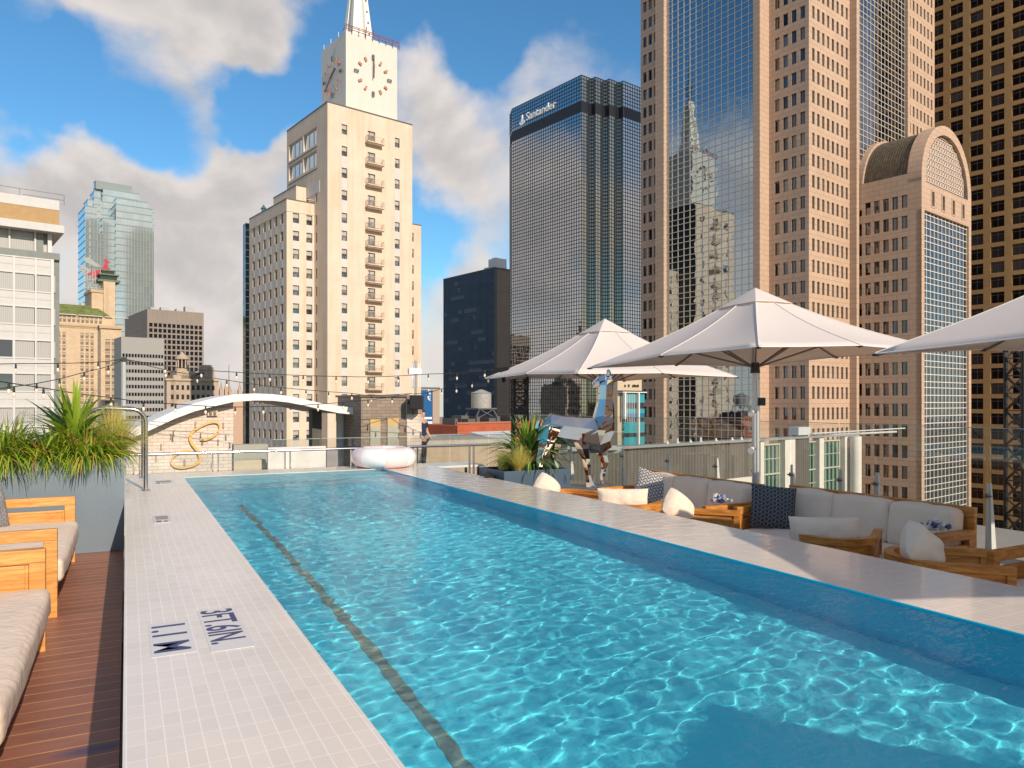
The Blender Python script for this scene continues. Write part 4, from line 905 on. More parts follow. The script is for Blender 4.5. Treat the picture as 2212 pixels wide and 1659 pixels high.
def corrugated_block():
    s0, t0 = st(1172, 36); t0 = 26.2; s0 = 23.
    B = Bld('corrugated_roof_block', 'low neighbouring block with ribbed grey parapet, white piers and green glazed bays', s0, t0)
    X = lambda px: s_at(t0, px)-s0; zt = zd(965, s_at(t0, 1415), t0)
    m_rib, N, L, b = node_mat('ribbed_metal', .55, .1); tc, vec = wallcoord(N, L)
    wv = N.new('ShaderNodeTexWave'); wv.inputs['Scale'].default_value = 1.15; L.new(vec, wv.inputs['Vector'])
    ns = N.new('ShaderNodeTexNoise'); ns.inputs['Scale'].default_value = .8; ns.inputs['Detail'].default_value = 6; L.new(vec, ns.inputs['Vector'])
    rp = N.new('ShaderNodeValToRGB'); rp.color_ramp.elements[0].color = (.09,.075,.06,1); rp.color_ramp.elements[1].color = (.165,.14,.115,1); L.new(ns.outputs[0], rp.inputs[0]); L.new(rp.outputs[0], b.inputs['Base Color'])
    bp = N.new('ShaderNodeBump'); bp.inputs['Distance'].default_value = .06; L.new(wv.outputs[0], bp.inputs['Height']); L.new(bp.outputs[0], b.inputs['Normal'])
    xA, xB, xE = X(1175), X(1700), X(1838)
    m_w = mat('pale_render', (.66,.60,.52), .7, var=.06, stain=.25)
    zr = zt-2.15
    B.box(xA, X(1640), 0, .3, zr, zt, 0)
    B.box(X(1712)-0, X(1745), -.1, .3, zt-14, zt-.02, 0); B.box(X(1690), X(1712), -.2, .3, zt-14, zt-.02, 1)
    B.box(xA, xE+1, -.25, .45, zt, zt+.14, 2); B.box(xA, xE, 1.2, 9, zt-2.4, zt-2.1, 2)
    # lower wall with windows under the ribbed parapet
    B.box(xA, X(1640), .1, .3, zr-.6, zr-.003, 1); B.box(xA, X(1640), .35, .5, zt-14, zr-.6, 1)
    wins = [(X(1212), X(1285)), (X(1292), X(1345)), (X(1352), X(1432)), (X(1450), X(1530)), (X(1548), X(1628))]
    for a, c in wins: B.wall.box(a-.22, a, .05, .34, zt-14, zr-.6, 1)
    # right hand bays
    B.box(X(1640), X(1648), -.1, .3, zt-14, zt-.02, 1); B.box(X(1770)-.2, X(1775)+.1, -.12, .3, zt-14, zt-.02, 1); B.box(X(1822), xE+.2, -.12, .3, zt-14, zt-.02, 1)
    B.wall.build('wall', [m_rib, m_w, mat('parapet_cap', (.26,.26,.25), .5)], B.root)
    m_gr = mirror_glass('green_curtained_glass', (.30,.44,.33), .08, metal=.35); m_dk = mat('green_black_frame', (.05,.09,.08), .4); fr = MATS['pale_render']
    for i, (a, c) in enumerate(wins+[(X(1748), X(1768)), (X(1778), X(1820)), (X(1648), X(1690))]):
        zz1 = zr-.75 if i < 5 else zt-.25; zz0 = zt-13.5; g = MB(); g.face([(a,.3,zz0),(c,.3,zz0),(c,.3,zz1),(a,.3,zz1)]); w = g.build('window', m_gr, B.root)
        k = MB(); n = 5 if c-a > 2 else 3
        for j in range(n+1): x = a+(c-a)*j/n; k.box(x-.06, x+.06, .2, .29, zz0, zz1, 0 if j not in (0, n) else 1)
        z = zz1
        while z > zz0: k.box(a, c, .17, .199, z-.1, z, 1); k.box(a, c, .18, .2, z-1.0, z-.95, 1); z -= 1.9
        k.build('frame', [m_dk, mat('bay_frame_pale', (.48,.44,.36), .6)], w)
    c = MB(); c.cyl(X(1831), -.6, zt-14, zt-.03, .38, .38, 18); c.build('column', m_w, B.root)
    # roof edge lamps
    l = MB()
    for px in (1440, 1462, 1490, 1512, 1545, 1580, 1600, 1745, 1765, 1790): hh = .14+.12*((px*7) % 5)/5; l.cyl(X(px), -.05, zt+.14, zt+.16+hh, .05, .06, 8); l.cyl(X(px), -.05, zt+.14, zt+.19, .10, .10, 8)
    l.build('roof_lamp', mat('white_lamp_plastic', (.75,.72,.68), .4), B.root)
    p = MB(); p.tube([(xE-6, -.3, zt+.3), (X(1946), -.3, zt+.35)], .06, 6); p.tube([(xE-3, -.1, zt+.12), (X(1930), -.2, zt+.1)], .09, 6); p.box(X(1722), X(1748), -.1, .6, zt+.22, zt+.75); p.build('pipe', mat('pale_pipe', (.55,.54,.52), .5), B.root)
corrugated_block()
def street_fill():
    # low blocks that fill the street level between the towers
    rr = random.Random(8)
    data = [(960, 200, -8, 30, 'pale beige low block behind the far railing', (.50,.43,.33)), (1300, 150, -14, 40, 'tan low block below the glass grid tower', (.42,.34,.26)),
            (505, 200, -12, 24, 'tan stone low block left of the cream tower', (.50,.40,.28)), (300, 170, -20, 40, 'brown low block below the old hotels', (.36,.28,.2)), (1250, 240, -20, 60, 'grey low block far down the street', (.30,.29,.27))]
    for px, dep, z, w, lab, c in data:
        s0, t0 = st(px, dep); B = Bld('low_block', lab, s0, t0)
        rows = rows_down(z-1.5, 1.6, 3.4, GZ+3)
        B.facade('S', 0, 0, w, GZ, z, cols_even(1, w-1, int(w/3), 1.3), rows, .2, 0, 'p'); B.facade('W', 0, 0, 20, GZ, z, cols_even(1, 19, 6, 1.3), rows, .2, 0, 'p')
        B.box(.05, w, .25, 20, z-.5, z, 0)
        B.finish([mat('block_render_%d' % int(px), c, .85, var=.1)], {'p': (w_plain, [MATS['black_window']])}, 4)
street_fill()

# ================================================================ hotel roof, pool
def struct(o, lab=None): o['kind'] = 'structure'; return o
X0, X1, PY0, PY1 = .711, 3.6, -2.6, 11.3
DL, DR = -.55, -.77
m_tile = masonry('pool_tile', (.80,.69,.595), .0535, .11, .0022, (.92,.87,.81), .03, .25, .06, .35, off=0, nscale=1.2, floor=True, msmooth=.2)
# darker smears in the joints come from a second, larger variation
def wet_tile():
    m = m_tile.copy(); m.name = 'pool_tile_wet'; b = m.node_tree.nodes['Principled BSDF']; b.inputs['Roughness'].default_value = .12; b.inputs['Specular IOR Level'].default_value = .35; b.inputs['Coat Weight'].default_value = .18; b.inputs['Coat Roughness'].default_value = .02; b.inputs['Coat IOR'].default_value = 1.4
    N = m.node_tree.nodes; L = m.node_tree.links; tc = N.new('ShaderNodeTexCoord'); mp = N.new('ShaderNodeMapping'); mp.inputs['Scale'].default_value = (1, 1.6, 1); mp.inputs['Rotation'].default_value = (0,0,.5); L.new(tc.outputs['Object'], mp.inputs[0])
    n = N.new('ShaderNodeTexNoise'); n.inputs['Scale'].default_value = 7; n.inputs['Detail'].default_value = 2; L.new(mp.outputs[0], n.inputs['Vector'])
    s = N.new('ShaderNodeSeparateXYZ'); L.new(tc.outputs['Object'], s.inputs[0]); mr = N.new('ShaderNodeMapRange'); mr.inputs[1].default_value = 3; mr.inputs[2].default_value = 9; mr.inputs[3].default_value = .05; mr.inputs[4].default_value = 1; L.new(s.outputs[1], mr.inputs[0])
    ml = N.new('ShaderNodeMath'); ml.operation = 'MULTIPLY'; L.new(n.outputs[0], ml.inputs[0]); L.new(mr.outputs[0], ml.inputs[1])
    bp = N.new('ShaderNodeBump'); bp.inputs['Distance'].default_value = .012; L.new(ml.outputs[0], bp.inputs['Height']); L.new(bp.outputs[0], b.inputs['Coat Normal']); L.new(bp.outputs[0], b.inputs['Normal'])
    return m
m_wet = wet_tile()
cp = MB(); XL, XR, PYF = -.01, 4.5, 12.0
def slab(x0, x1, y0, y1, mi):
    cp.face([(x0,y0,0),(x1,y0,0),(x1,y1,0),(x0,y1,0)], mi)
slab(XL, X0, PY0, PY1, 0); slab(X1, XR, PY0, PY1, 1); slab(XL, XR, PY1, PYF, 1); slab(XL, XR, PY0-.7, PY0, 0)
cp.face([(XL,PY0-.7,0),(XL,PYF,0),(XL,PYF,-2.6),(XL,PY0-.7,-2.6)], 2); cp.face([(XR,PYF,0),(XR,PY0-.7,0),(XR,PY0-.7,-2.6),(XR,PYF,-2.6)], 2); cp.face([(XL,PYF,0),(XR,PYF,0),(XR,PYF,-2.6),(XL,PYF,-2.6)], 2)
struct(cp.build('pool_coping', [m_tile, m_wet, masonry('pool_side_tile', (.50,.40,.36), .0535, .0535, .002, (.4,.34,.3), .05, .5, .08, .2, off=0, nscale=1.5)]))
# basin
m_basin, N, L, b = node_mat('pool_plaster', .5, 0, .3)
tc = N.new('ShaderNodeTexCoord'); br = N.new('ShaderNodeTexBrick'); br.offset = 0; br.inputs['Scale'].default_value = 1; br.inputs['Brick Width'].default_value = .11; br.inputs['Row Height'].default_value = .11; br.inputs['Mortar Size'].default_value = .003
L.new(tc.outputs['Object'], br.inputs['Vector']); br.inputs['Color1'].default_value = (.13,.82,.96,1); br.inputs['Color2'].default_value = (.15,.85,.97,1); br.inputs['Mortar'].default_value = (.20,.82,.93,1)
L.new(br.outputs[0], b.inputs['Base Color'])
m_wall = mat('pool_wall_tile', (.001,.66,.90), .4, spec=.3)
DZ = -.75
bs = MB(); bs.face([(X0,PY0,DZ),(X1,PY0,DZ),(X1,PY1,DZ),(X0,PY1,DZ)], 0)
bs.face([(X1,PY0,DZ),(X1,PY0,0),(X1,PY1,0),(X1,PY1,DZ)], 1); bs.face([(X0,PY0,DZ),(X0,PY1,DZ),(X0,PY1,0),(X0,PY0,0)], 1); bs.face([(X0,PY1,DZ),(X1,PY1,DZ),(X1,PY1,0),(X0,PY1,0)], 3); bs.face([(X0,PY0,DZ),(X0,PY0,0),(X1,PY0,0),(X1,PY0,DZ)], 1)
bs.box(1.11, 1.175, PY0, 8.9, DZ+.001, DZ+.006, 2)
bo = struct(bs.build('pool_basin', [m_basin, m_wall, mat('lane_tile', (.27,.35,.30), .5, var=.3, vscale=14), mat('end_wall_tile', (.50,.60,.62), .5)])); bo.cycles.is_caustics_receiver = True
# steps at the far end
stp = MB(); 
for i in range(3): stp.box(X0+.01, X1-.01, 10.2+i*.36, PY1-.005, DZ+.002, DZ+.18*(i+1))
so2 = struct(stp.build('pool_steps', mat('step_plaster', (.35,.72,.80), .5))); so2.cycles.is_caustics_receiver = True
# water
def water():
    step = .018; nx = int((X1-X0)/step); ny = int((PY1-PY0)/step); v = []; f = []
    for j in range(ny+1):
        y = PY0+(PY1-PY0)*j/ny
        for i in range(nx+1):
            x = X0+(X1-X0)*i/nx
            q = Vector((x*.96+y*.28, y-.28*x, 0)); n = .0032*noise.noise(Vector((q.x*3.2, q.y*4.0, 2))) + .0021*noise.noise(Vector((q.x*9.5, q.y*11, 7))) + .0007*noise.noise(Vector((q.x*19, q.y*21, 1)))
            far = 1+.35*max(0, min(1, (y-4)/6)); calm = .72+.28*math.tanh(4*(noise.noise(Vector((x*.5, y*.45, 12)))+.2))
            v.append((x, y, -.009+n*far*calm))
    for j in range(ny):
        for i in range(nx): a = j*(nx+1)+i; f.append((a, a+1, a+nx+2, a+nx+1))
    m = MB(); m.raw(v, f, True); wm = bpy.data.materials.new('water'); wm.use_nodes = True; N = wm.node_tree.nodes; L = wm.node_tree.links; N.clear()
    o_ = N.new('ShaderNodeOutputMaterial'); rf = N.new('ShaderNodeBsdfRefraction'); rf.inputs['IOR'].default_value = 1.33; rf.inputs['Roughness'].default_value = 0; rf.inputs['Color'].default_value = (.95,1,1,1)
    gl = N.new('ShaderNodeBsdfGlossy'); gl.inputs['Roughness'].default_value = .02; fr = N.new('ShaderNodeFresnel'); fr.inputs[0].default_value = 1.33; k = N.new('ShaderNodeMath'); k.operation = 'MULTIPLY'; k.inputs[1].default_value = .55
    # fine chop that only the reflections pick up
    tc = N.new('ShaderNodeTexCoord'); mp = N.new('ShaderNodeMapping'); mp.inputs['Scale'].default_value = (1, 1.6, 1); mp.inputs['Rotation'].default_value = (0, 0, .3); L.new(tc.outputs['Object'], mp.inputs[0]); ns = N.new('ShaderNodeTexNoise'); ns.inputs['Scale'].default_value = 16; ns.inputs['Detail'].default_value = 2; L.new(mp.outputs[0], ns.inputs['Vector'])
    bp = N.new('ShaderNodeBump'); bp.inputs['Distance'].default_value = .004; L.new(ns.outputs[0], bp.inputs['Height']); L.new(bp.outputs[0], gl.inputs['Normal'])
    L.new(fr.outputs[0], k.inputs[0]); mx = N.new('ShaderNodeMixShader'); L.new(k.outputs[0], mx.inputs[0]); L.new(rf.outputs[0], mx.inputs[1]); L.new(gl.outputs[0], mx.inputs[2]); L.new(mx.outputs[0], o_.inputs[0])
    o = struct(m.build('water', wm)); o.cycles.is_caustics_caster = True
water()
# depth markings
m_ink = mat('blue_marker_ink', (.035,.035,.12), .4, var=.5, vscale=60); m_wt = mat('marker_white_tile', (.72,.66,.62), .25)
def marker(txt, x0, x1, y0, y1, lab, size, sx):
    T = thing('depth_marker', lab, 'marking', (0,0,0)); p = MB(); p.box(x0-.015, x1+.015, y1-.015, y0+.015, .0005, .0018); p.build('marker_tile', m_wt, T)
    text_obj('lettering', txt, m_ink, size, T, .0004, (x0, y0, .0024), (0, 0, -math.pi/2), sx, bold=.003)
marker('3FT.6IN.', .33, .477, 4.0, 3.34, 'dark blue 3 FT. 6 IN. depth lettering set into the white pool edge', .205, .80)
marker('1.1 M', .106, .248, 3.86, 3.38, 'dark blue 1.1 M depth lettering set into the white pool edge', .20, 1.0)
# grates on the coping
def grate(x0, y0, w, d, lab, bars=5):
    T = thing('floor_plate', lab, 'marking', (x0, y0, 0)); g = MB(); g.box(0, w, 0, d, .001, .004); g.build('plate', mat('plate_white', (.66,.62,.58), .4), T)
    s = MB()
    for i in range(bars): s.box(.02, w-.02, d*.42+i*d*.5/bars, d*.42+i*d*.5/bars+d*.3/bars, .0041, .006)
    s.box(.02, .06, .02, d*.28, .0041, .006)
    for i in range(6): s.box(.08+i*(w-.12)/6, .08+i*(w-.12)/6+.012, .05, d*.2, .0041, .006)
    s.build('slots', mat('slot_grey', (.22,.20,.19), .6), T)
p = wpt(333, 1131, 0); q = wpt(373, 1131, 0); grate(p.x, p.y, q.x-p.x, .46, 'small grey slotted plate on the white pool edge near the blue planter')
p = wpt(335, 1047, 0); grate(p.x, p.y, .22, .5, 'thin slotted plate on the white pool edge beyond the handrail foot', 3)
# deck left: boards run across
m_deck, N, L, b = node_mat('deck_boards', .5, 0, .4)
tc = N.new('ShaderNodeTexCoord'); br = N.new('ShaderNodeTexBrick'); br.offset = 0; br.inputs['Scale'].default_value = 1; br.inputs['Brick Width'].default_value = 40; br.inputs['Row Height'].default_value = .137; br.inputs['Mortar Size'].default_value = .0055; br.inputs['Mortar Smooth'].default_value = .1
L.new(tc.outputs['Object'], br.inputs['Vector']); br.inputs['Color1'].default_value = (.29,.122,.08,1); br.inputs['Color2'].default_value = (.35,.15,.10,1); br.inputs['Mortar'].default_value = (.62,.33,.13,1)  # golden joint colour paints in the sunlit edges of the boards
mp = N.new('ShaderNodeMapping'); mp.inputs['Scale'].default_value = (.7, 5, 1); L.new(tc.outputs['Object'], mp.inputs[0])
n = N.new('ShaderNodeTexNoise'); n.inputs['Scale'].default_value = 5; n.inputs['Detail'].default_value = 8; n.inputs['Roughness'].default_value = .7; L.new(mp.outputs[0], n.inputs['Vector'])
mr = N.new('ShaderNodeMapRange'); mr.inputs[1].default_value = .3; mr.inputs[2].default_value = .72; mr.inputs[3].default_value = .8; mr.inputs[4].default_value = 1.25; L.new(n.outputs[0], mr.inputs[0])
mu = N.new('ShaderNodeMix'); mu.data_type = 'RGBA'; mu.blend_type = 'MULTIPLY'; mu.inputs['Factor'].default_value = 1; L.new(br.outputs[0], mu.inputs['A']); L.new(mr.outputs[0], mu.inputs['B'])
# a pale scuffed bloom and one blue paint stain
n2 = N.new('ShaderNodeTexNoise'); n2.inputs['Scale'].default_value = 9; n2.inputs['Detail'].default_value = 9; n2.inputs['Roughness'].default_value = .75; L.new(tc.outputs['Object'], n2.inputs['Vector'])
m2 = N.new('ShaderNodeMapRange'); m2.inputs[1].default_value = .56; m2.inputs[2].default_value = .72; m2.inputs[3].default_value = 0; m2.inputs[4].default_value = .35; L.new(n2.outputs[0], m2.inputs[0])
mx = N.new('ShaderNodeMix'); mx.data_type = 'RGBA'; L.new(m2.outputs[0], mx.inputs['Factor']); L.new(mu.outputs['Result'], mx.inputs['A']); mx.inputs['B'].default_value = (.45,.27,.21,1)
spt = wpt(200, 1619, DL); dv = N.new('ShaderNodeVectorMath'); dv.operation = 'SUBTRACT'; L.new(tc.outputs['Object'], dv.inputs[0]); dv.inputs[1].default_value = spt
d3 = N.new('ShaderNodeMapping'); d3.inputs['Rotation'].default_value = (0,0,-.1); d3.inputs['Scale'].default_value = (5.2, 14, 1); L.new(dv.outputs[0], d3.inputs[0])
ln = N.new('ShaderNodeVectorMath'); ln.operation = 'LENGTH'; L.new(d3.outputs[0], ln.inputs[0]); m4 = N.new('ShaderNodeMapRange'); m4.inputs[1].default_value = 1.0; m4.inputs[2].default_value = .35; m4.inputs[3].default_value = 0; m4.inputs[4].default_value = .75; L.new(ln.outputs['Value'], m4.inputs[0])
mz = N.new('ShaderNodeMix'); mz.data_type = 'RGBA'; L.new(m4.outputs[0], mz.inputs['Factor']); L.new(mx.outputs['Result'], mz.inputs['A']); mz.inputs['B'].default_value = (.05,.05,.12,1); L.new(mz.outputs['Result'], b.inputs['Base Color'])
bp = N.new('ShaderNodeBump'); bp.invert = True; bp.inputs['Distance'].default_value = .006; L.new(br.outputs['Fac'], bp.inputs['Height']); L.new(bp.outputs[0], b.inputs['Normal'])
rm = N.new('ShaderNodeMapRange'); rm.inputs[3].default_value = .3; rm.inputs[4].default_value = .65; L.new(n.outputs[0], rm.inputs[0]); L.new(rm.outputs[0], b.inputs['Roughness'])
dk = MB(); dk.box(-5, XL-.018, -4, 9.72, DL-.2, DL); struct(dk.build('wood_deck', m_deck))
m_conc = mat('deck_paving', (.33,.29,.26), .8, var=.12, vscale=1.5)
dk = MB(); dk.box(XR+.01, 11.2, -8, 13, DR-.2, DR); dk.box(-5, XL-.03, 9.73, 13, -1.45, -1.3); dk.box(-5, 11.2, 13.01, 40, -2.2, -1.9); dk.box(-5, 11.2, 12.01, 13.0, -2.4, -2.2); dk.box(-5,11.2,-9,-4.1,DR-.2,DR); struct(dk.build('roof_terrace', m_conc))
hb = MB(); hb.box(-5, 11.2, -12, 40, GZ, -2.7); tag(hb.build('hotel_block', mat('hotel_concrete', (.5,.47,.43), .8, var=.08)), 'pale hotel block that carries the rooftop pool terrace', 'building')
# ================================================================ roof terrace: far side
def XY(px, Y): q = (px-CX)/F; X = Y*(math.sin(TH)+q*math.cos(TH))/(math.cos(TH)-q*math.sin(TH)); return X
def XZ(px, py, Y): X = XY(px, Y); d = X*math.sin(TH)+Y*math.cos(TH); return X, CAMZ+(HY-py)*d/F
def glass_mat(name, tint=(.93,.97,.95), refl=1.0, rough=.0):
    if name in MATS: return MATS[name]
    m = bpy.data.materials.new(name); m.use_nodes = True; MATS[name] = m; N = m.node_tree.nodes; L = m.node_tree.links; N.clear()
    o = N.new('ShaderNodeOutputMaterial'); t = N.new('ShaderNodeBsdfTransparent'); t.inputs[0].default_value = (*tint, 1); g = N.new('ShaderNodeBsdfGlossy'); g.inputs['Roughness'].default_value = rough
    f = N.new('ShaderNodeFresnel'); geo = N.new('ShaderNodeNewGeometry'); io = N.new('ShaderNodeMapRange'); io.inputs[3].default_value = 1.5; io.inputs[4].default_value = 1/1.5; L.new(geo.outputs['Backfacing'], io.inputs[0]); L.new(io.outputs[0], f.inputs[0]); k = N.new('ShaderNodeMath'); k.operation = 'MULTIPLY'; k.inputs[1].default_value = 1.6*refl; k.use_clamp = True; L.new(f.outputs[0], k.inputs[0])
    mx = N.new('ShaderNodeMixShader'); L.new(k.outputs[0], mx.inputs[0]); L.new(t.outputs[0], mx.inputs[1]); L.new(g.outputs[0], mx.inputs[2]); L.new(mx.outputs[0], o.inputs[0]); return m
m_glass = glass_mat('railing_glass', (.95,.975,.965), .8); m_steel = mat('brushed_steel', (.62,.60,.60), .16, metal=1., bump=.02); m_chrome = mat('polished_steel', (.62,.59,.56), .03, metal=1.)
m_black = mat('black_paint', (.012,.012,.013), .45); m_white = mat('white_render', (.72,.68,.63), .6, var=.05, bump=.2, bscale=12)
def far_fence():
    T = thing('glass_railing', 'low glass railing with a steel top rail behind the far pool edge', 'railing'); Y = 12.15
    r = MB(); r.tube([(-1.6,Y,.28),(7.4,Y,.28)], .021, 10); r.build('top_rail', m_steel, T)
    x = 1.21-1.08*2
    g = MB()
    while x < 7.3:
        p = MB(); p.box(x-.05, x-.03, Y-.025, Y+.025, -1.2, .26); p.box(x+.03, x+.05, Y-.025, Y+.025, -1.2, .26); p.build('post', m_steel, T)
        gp = MB(); gp.box(x+.06, x+1.02, Y-.004, Y+.004, -1.1, .25); gp.build('glass_panel', m_glass, T); x += 1.08
far_fence()
def second_fence():
    T = thing('glass_railing', 'frameless greenish glass railing across the lower roof beyond the far rail', 'railing'); Y = 16.5
    xa, za = XZ(590, 945, Y); xb, zb = XZ(1350, 940, Y); n = 9
    for i in range(n): g = MB(); a = xa+(xb-xa)*i/n; c = xa+(xb-xa)*(i+1)/n-.03; g.box(a, c, Y-.005, Y+.005, -1.9, .24); g.box(a, c, Y-.006, Y+.006, .24, .25, 1); g.build('glass_panel', [glass_mat('green_glass', (.93,.945,.935), 1.0), mat('glass_edge', (.35,.5,.45), .2)], T)
    for i in range(n+1): a = xa+(xb-xa)*i/n; p = MB(); p.box(a-.04, a+.01, Y-.03, Y+.03, -1.9, -.9); p.build('post', m_steel, T)
second_fence()
def right_fence():
    T = thing('glass_railing', 'tall frameless glass balustrade on tapered posts behind the right hand sofas', 'railing'); X = 9.15
    ys = []
    for px in (2380, 2133, 1891, 1813, 1708, 1630, 1545, 1441, 1343, 1230, 1150): 
        q = (px-CX)/F; Yv = X*(math.cos(TH)-q*math.sin(TH))/(math.sin(TH)+q*math.cos(TH)); ys.append(Yv)
    ys = [1.4, 3.0] + [y for y in ys if y > 3.3]
    ys = sorted(ys)
    for a, c in zip(ys, ys[1:]):
        g = MB(); g.box(X-.006, X+.006, a+.015, c-.015, DR+.02, .74); g.box(X-.007, X+.007, a+.015, c-.015, .74, .748, 1); g.build('glass_panel', [m_glass, MATS['glass_edge']], T)
    for a in ys:
        p = MB(); v = [(X+.02,a-.04,DR),(X+.12,a-.04,DR),(X+.12,a+.04,DR),(X+.02,a+.04,DR),(X+.02,a-.022,.08),(X+.05,a-.022,.08),(X+.05,a+.022,.08),(X+.02,a+.022,.08)]
        p.raw(v, [(3,2,1,0),(4,5,6,7),(0,1,5,4),(1,2,6,5),(2,3,7,6),(3,0,4,7)]); po = p.build('post', mat('post_pale_paint', (.62,.59,.55), .4), T)
        k = MB(); k.box(X-.03, X+.02, a-.045, a+.045, -.085, -.065); k.cyl(X-.02, a, -.1, -.04, .013, .013, 8); k.build('clamp', mat('clamp_dark_steel', (.2,.18,.15), .3, metal=1), po)
right_fence()
def canopy():
    Y = 18.0; T = thing('wavy_canopy', 'white wave shaped concrete roof canopy over the brick wall', 'canopy')
    top = [(230,950),(262,934),(288,925),(328,910),(376,887.4),(420,871),(463.6,859.8),(505,852),(551,849.8),(590,851.5),(622,855),(650,861),(675,866.5),(700,872),(730,877),(765,880.2),(800,880.5),(840,879.5)]
    th = [20,20,20,17.5,17.6,17.6,17.6,16,15,14,14,13.5,13.5,14,15,15.5,16,13]
    m = MB(); P = [XZ(a, b, Y) for a, b in top]; Q = [XZ(a, b+t, Y) for (a, b), t in zip(top, th)]; D = 4.2
    for i in range(len(P)-1):
        a, b, c, d = P[i], P[i+1], Q[i+1], Q[i]
        F3 = lambda p, y: (p[0], y, p[1])
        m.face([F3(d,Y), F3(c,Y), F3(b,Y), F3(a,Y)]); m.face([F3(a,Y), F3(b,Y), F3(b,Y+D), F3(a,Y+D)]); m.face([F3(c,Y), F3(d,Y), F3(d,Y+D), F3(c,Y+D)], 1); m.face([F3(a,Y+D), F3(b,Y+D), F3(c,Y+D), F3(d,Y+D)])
    a, d = P[-1], Q[-1]; m.face([(a[0],Y,a[1]),(d[0],Y,d[1]),(d[0],Y+D,d[1]),(a[0],Y+D,a[1])])
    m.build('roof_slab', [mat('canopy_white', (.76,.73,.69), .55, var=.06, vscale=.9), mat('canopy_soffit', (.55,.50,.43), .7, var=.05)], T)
    for px, r, zt, lab in ((737, .125, 897, 0), (683, .12, 893, 1)):
        x, z = XZ(px, zt, Y+1.0); c = MB()
        if lab == 0: c.cyl(x, Y+1.0, -1.9, z-.15, r, r, 20); c.cyl(x, Y+1.0, z-.15, z+.25, r*1.08, r*1.08, 20); c.build('column', mat('column_concrete', (.55,.52,.48), .7, var=.12, vscale=2), T)
        else: c.box(x-r, x+r, Y+.9, Y+1.3, -1.9, z+.2); c.build('column', mat('dark_column', (.10,.09,.075), .7, var=.2), T)
    return P, Q
CP, CQ = canopy()
def s_wall():
    Y = 18.35; T = thing('brick_wall', 'whitewashed brick wall under the canopy carrying a gold letter S', 'wall')
    m_wb = masonry('whitewashed_brick', (.66,.555,.465), .23, .078, .008, (.47,.385,.31), .07, .8, .12, .5, nscale=1.5)
    xr = XY(504, Y); m = MB(); xs = [q[0] for q in CQ]; zs = [q[1] for q in CQ]
    def zt(x):
        for i in range(len(xs)-1):
            if xs[i] <= x <= xs[i+1]: t = (x-xs[i])/(xs[i+1]-xs[i]); return zs[i]*(1-t)+zs[i+1]*t
        return zs[0]
    n = 24; xa = CQ[0][0]
    for i in range(n):
        a = xa+(xr-xa)*i/n; c = xa+(xr-xa)*(i+1)/n; m.face([(a,Y,-1.9),(c,Y,-1.9),(c,Y,zt(c)+.02),(a,Y,zt(a)+.02)]); m.face([(c,Y+.3,-1.9),(a,Y+.3,-1.9),(a,Y+.3,zt(a)+.02),(c,Y+.3,zt(c)+.02)])
    m.face([(xr,Y,-1.9),(xr,Y+.3,-1.9),(xr,Y+.3,zt(xr)+.02),(xr,Y,zt(xr)+.02)]); m.build('brickwork', m_wb, T)
    b = MB(); rr = random.Random(5)
    for px, py in ((1690,660),(1930,665),(1885,810),(1395,850),(1350,950),(1595,985),(1830,1010),(1480,760)):
        x, z = XZ(px*.2507, 752.1+.2507*py, Y); b.box(x-.03, x+.0, Y-.035, Y-.003, z-.07, z+.07)
    b.build('wall_anchor', mat('rust_anchor', (.35,.25,.18), .7), T)
    x, z = XZ(1830*.2507, 752.1+.2507*555, Y); b = MB(); b.box(x-.11, x+.11, Y-.09, Y-.003, z-.07, z+.07); b.box(x-.07, x-.02, Y-.14, Y-.091, z-.04, z+.03, 1); b.box(x+.02, x+.07, Y-.14, Y-.091, z-.04, z+.03, 1); b.build('wall_lamp', [mat('lamp_beige', (.62,.5,.38), .5), mat('lamp_shade_dark', (.2,.15,.1), .5)], T)
    S = thing('letter_sign', 'gold script letter S fixed to the whitewashed brick wall', 'sign')
    pts = [(1728,785),(1765,790),(1815,775),(1868,738),(1895,690),(1885,650),(1845,638),(1780,652),(1705,690),(1655,730),(1640,775),(1660,830),(1700,880),(1722,930),(1718,975),(1680,1005),(1620,1025),(1550,1032),(1500,1015),(1478,985),(1495,940),(1540,905),(1595,888),(1640,885)]
    wd = [.06,.055,.05,.045,.045,.05,.05,.05,.055,.065,.07,.07,.07,.065,.06,.06,.055,.05,.05,.045,.045,.045,.045,.06]
    P3 = [Vector((*XZ(a*.2507, 752.1+.2507*b, Y-.1), 0)) for a, b in pts]
    def cr(p0,p1,p2,p3,t): return .5*((2*p1)+(-p0+p2)*t+(2*p0-5*p1+4*p2-p3)*t*t+(-p0+3*p1-3*p2+p3)*t**3)
    pp = []; ww = []
    for i in range(len(P3)-1):
        for k in range(5): t = k/5; pp.append(cr(P3[max(i-1,0)], P3[i], P3[i+1], P3[min(i+2,len(P3)-1)], t)); ww.append(wd[i]*(1-t)+wd[i+1]*t)
    pp.append(P3[-1]); ww.append(wd[-1]); m = MB(); L_ = []; R_ = []
    for i, p in enumerate(pp):
        d = (pp[min(i+1,len(pp)-1)]-pp[max(i-1,0)]).normalized(); n = Vector((-d.y, d.x, 0)); L_.append(p+n*ww[i]*.42); R_.append(p-n*ww[i]*.42)
    for i in range(len(pp)-1):
        q = [L_[i], R_[i], R_[i+1], L_[i+1]]; f = [(v.x, Y-.075, v.y) for v in q]; k = [(v.x, Y-.02, v.y) for v in q]
        m.face(f); m.face([f[0],f[3],k[3],k[0]]); m.face([f[2],f[1],k[1],k[2]]); m.face(k[::-1])
    m.build('letter', mat('gold_paint', (.70,.42,.12), .45, spec=.6), S)
s_wall()
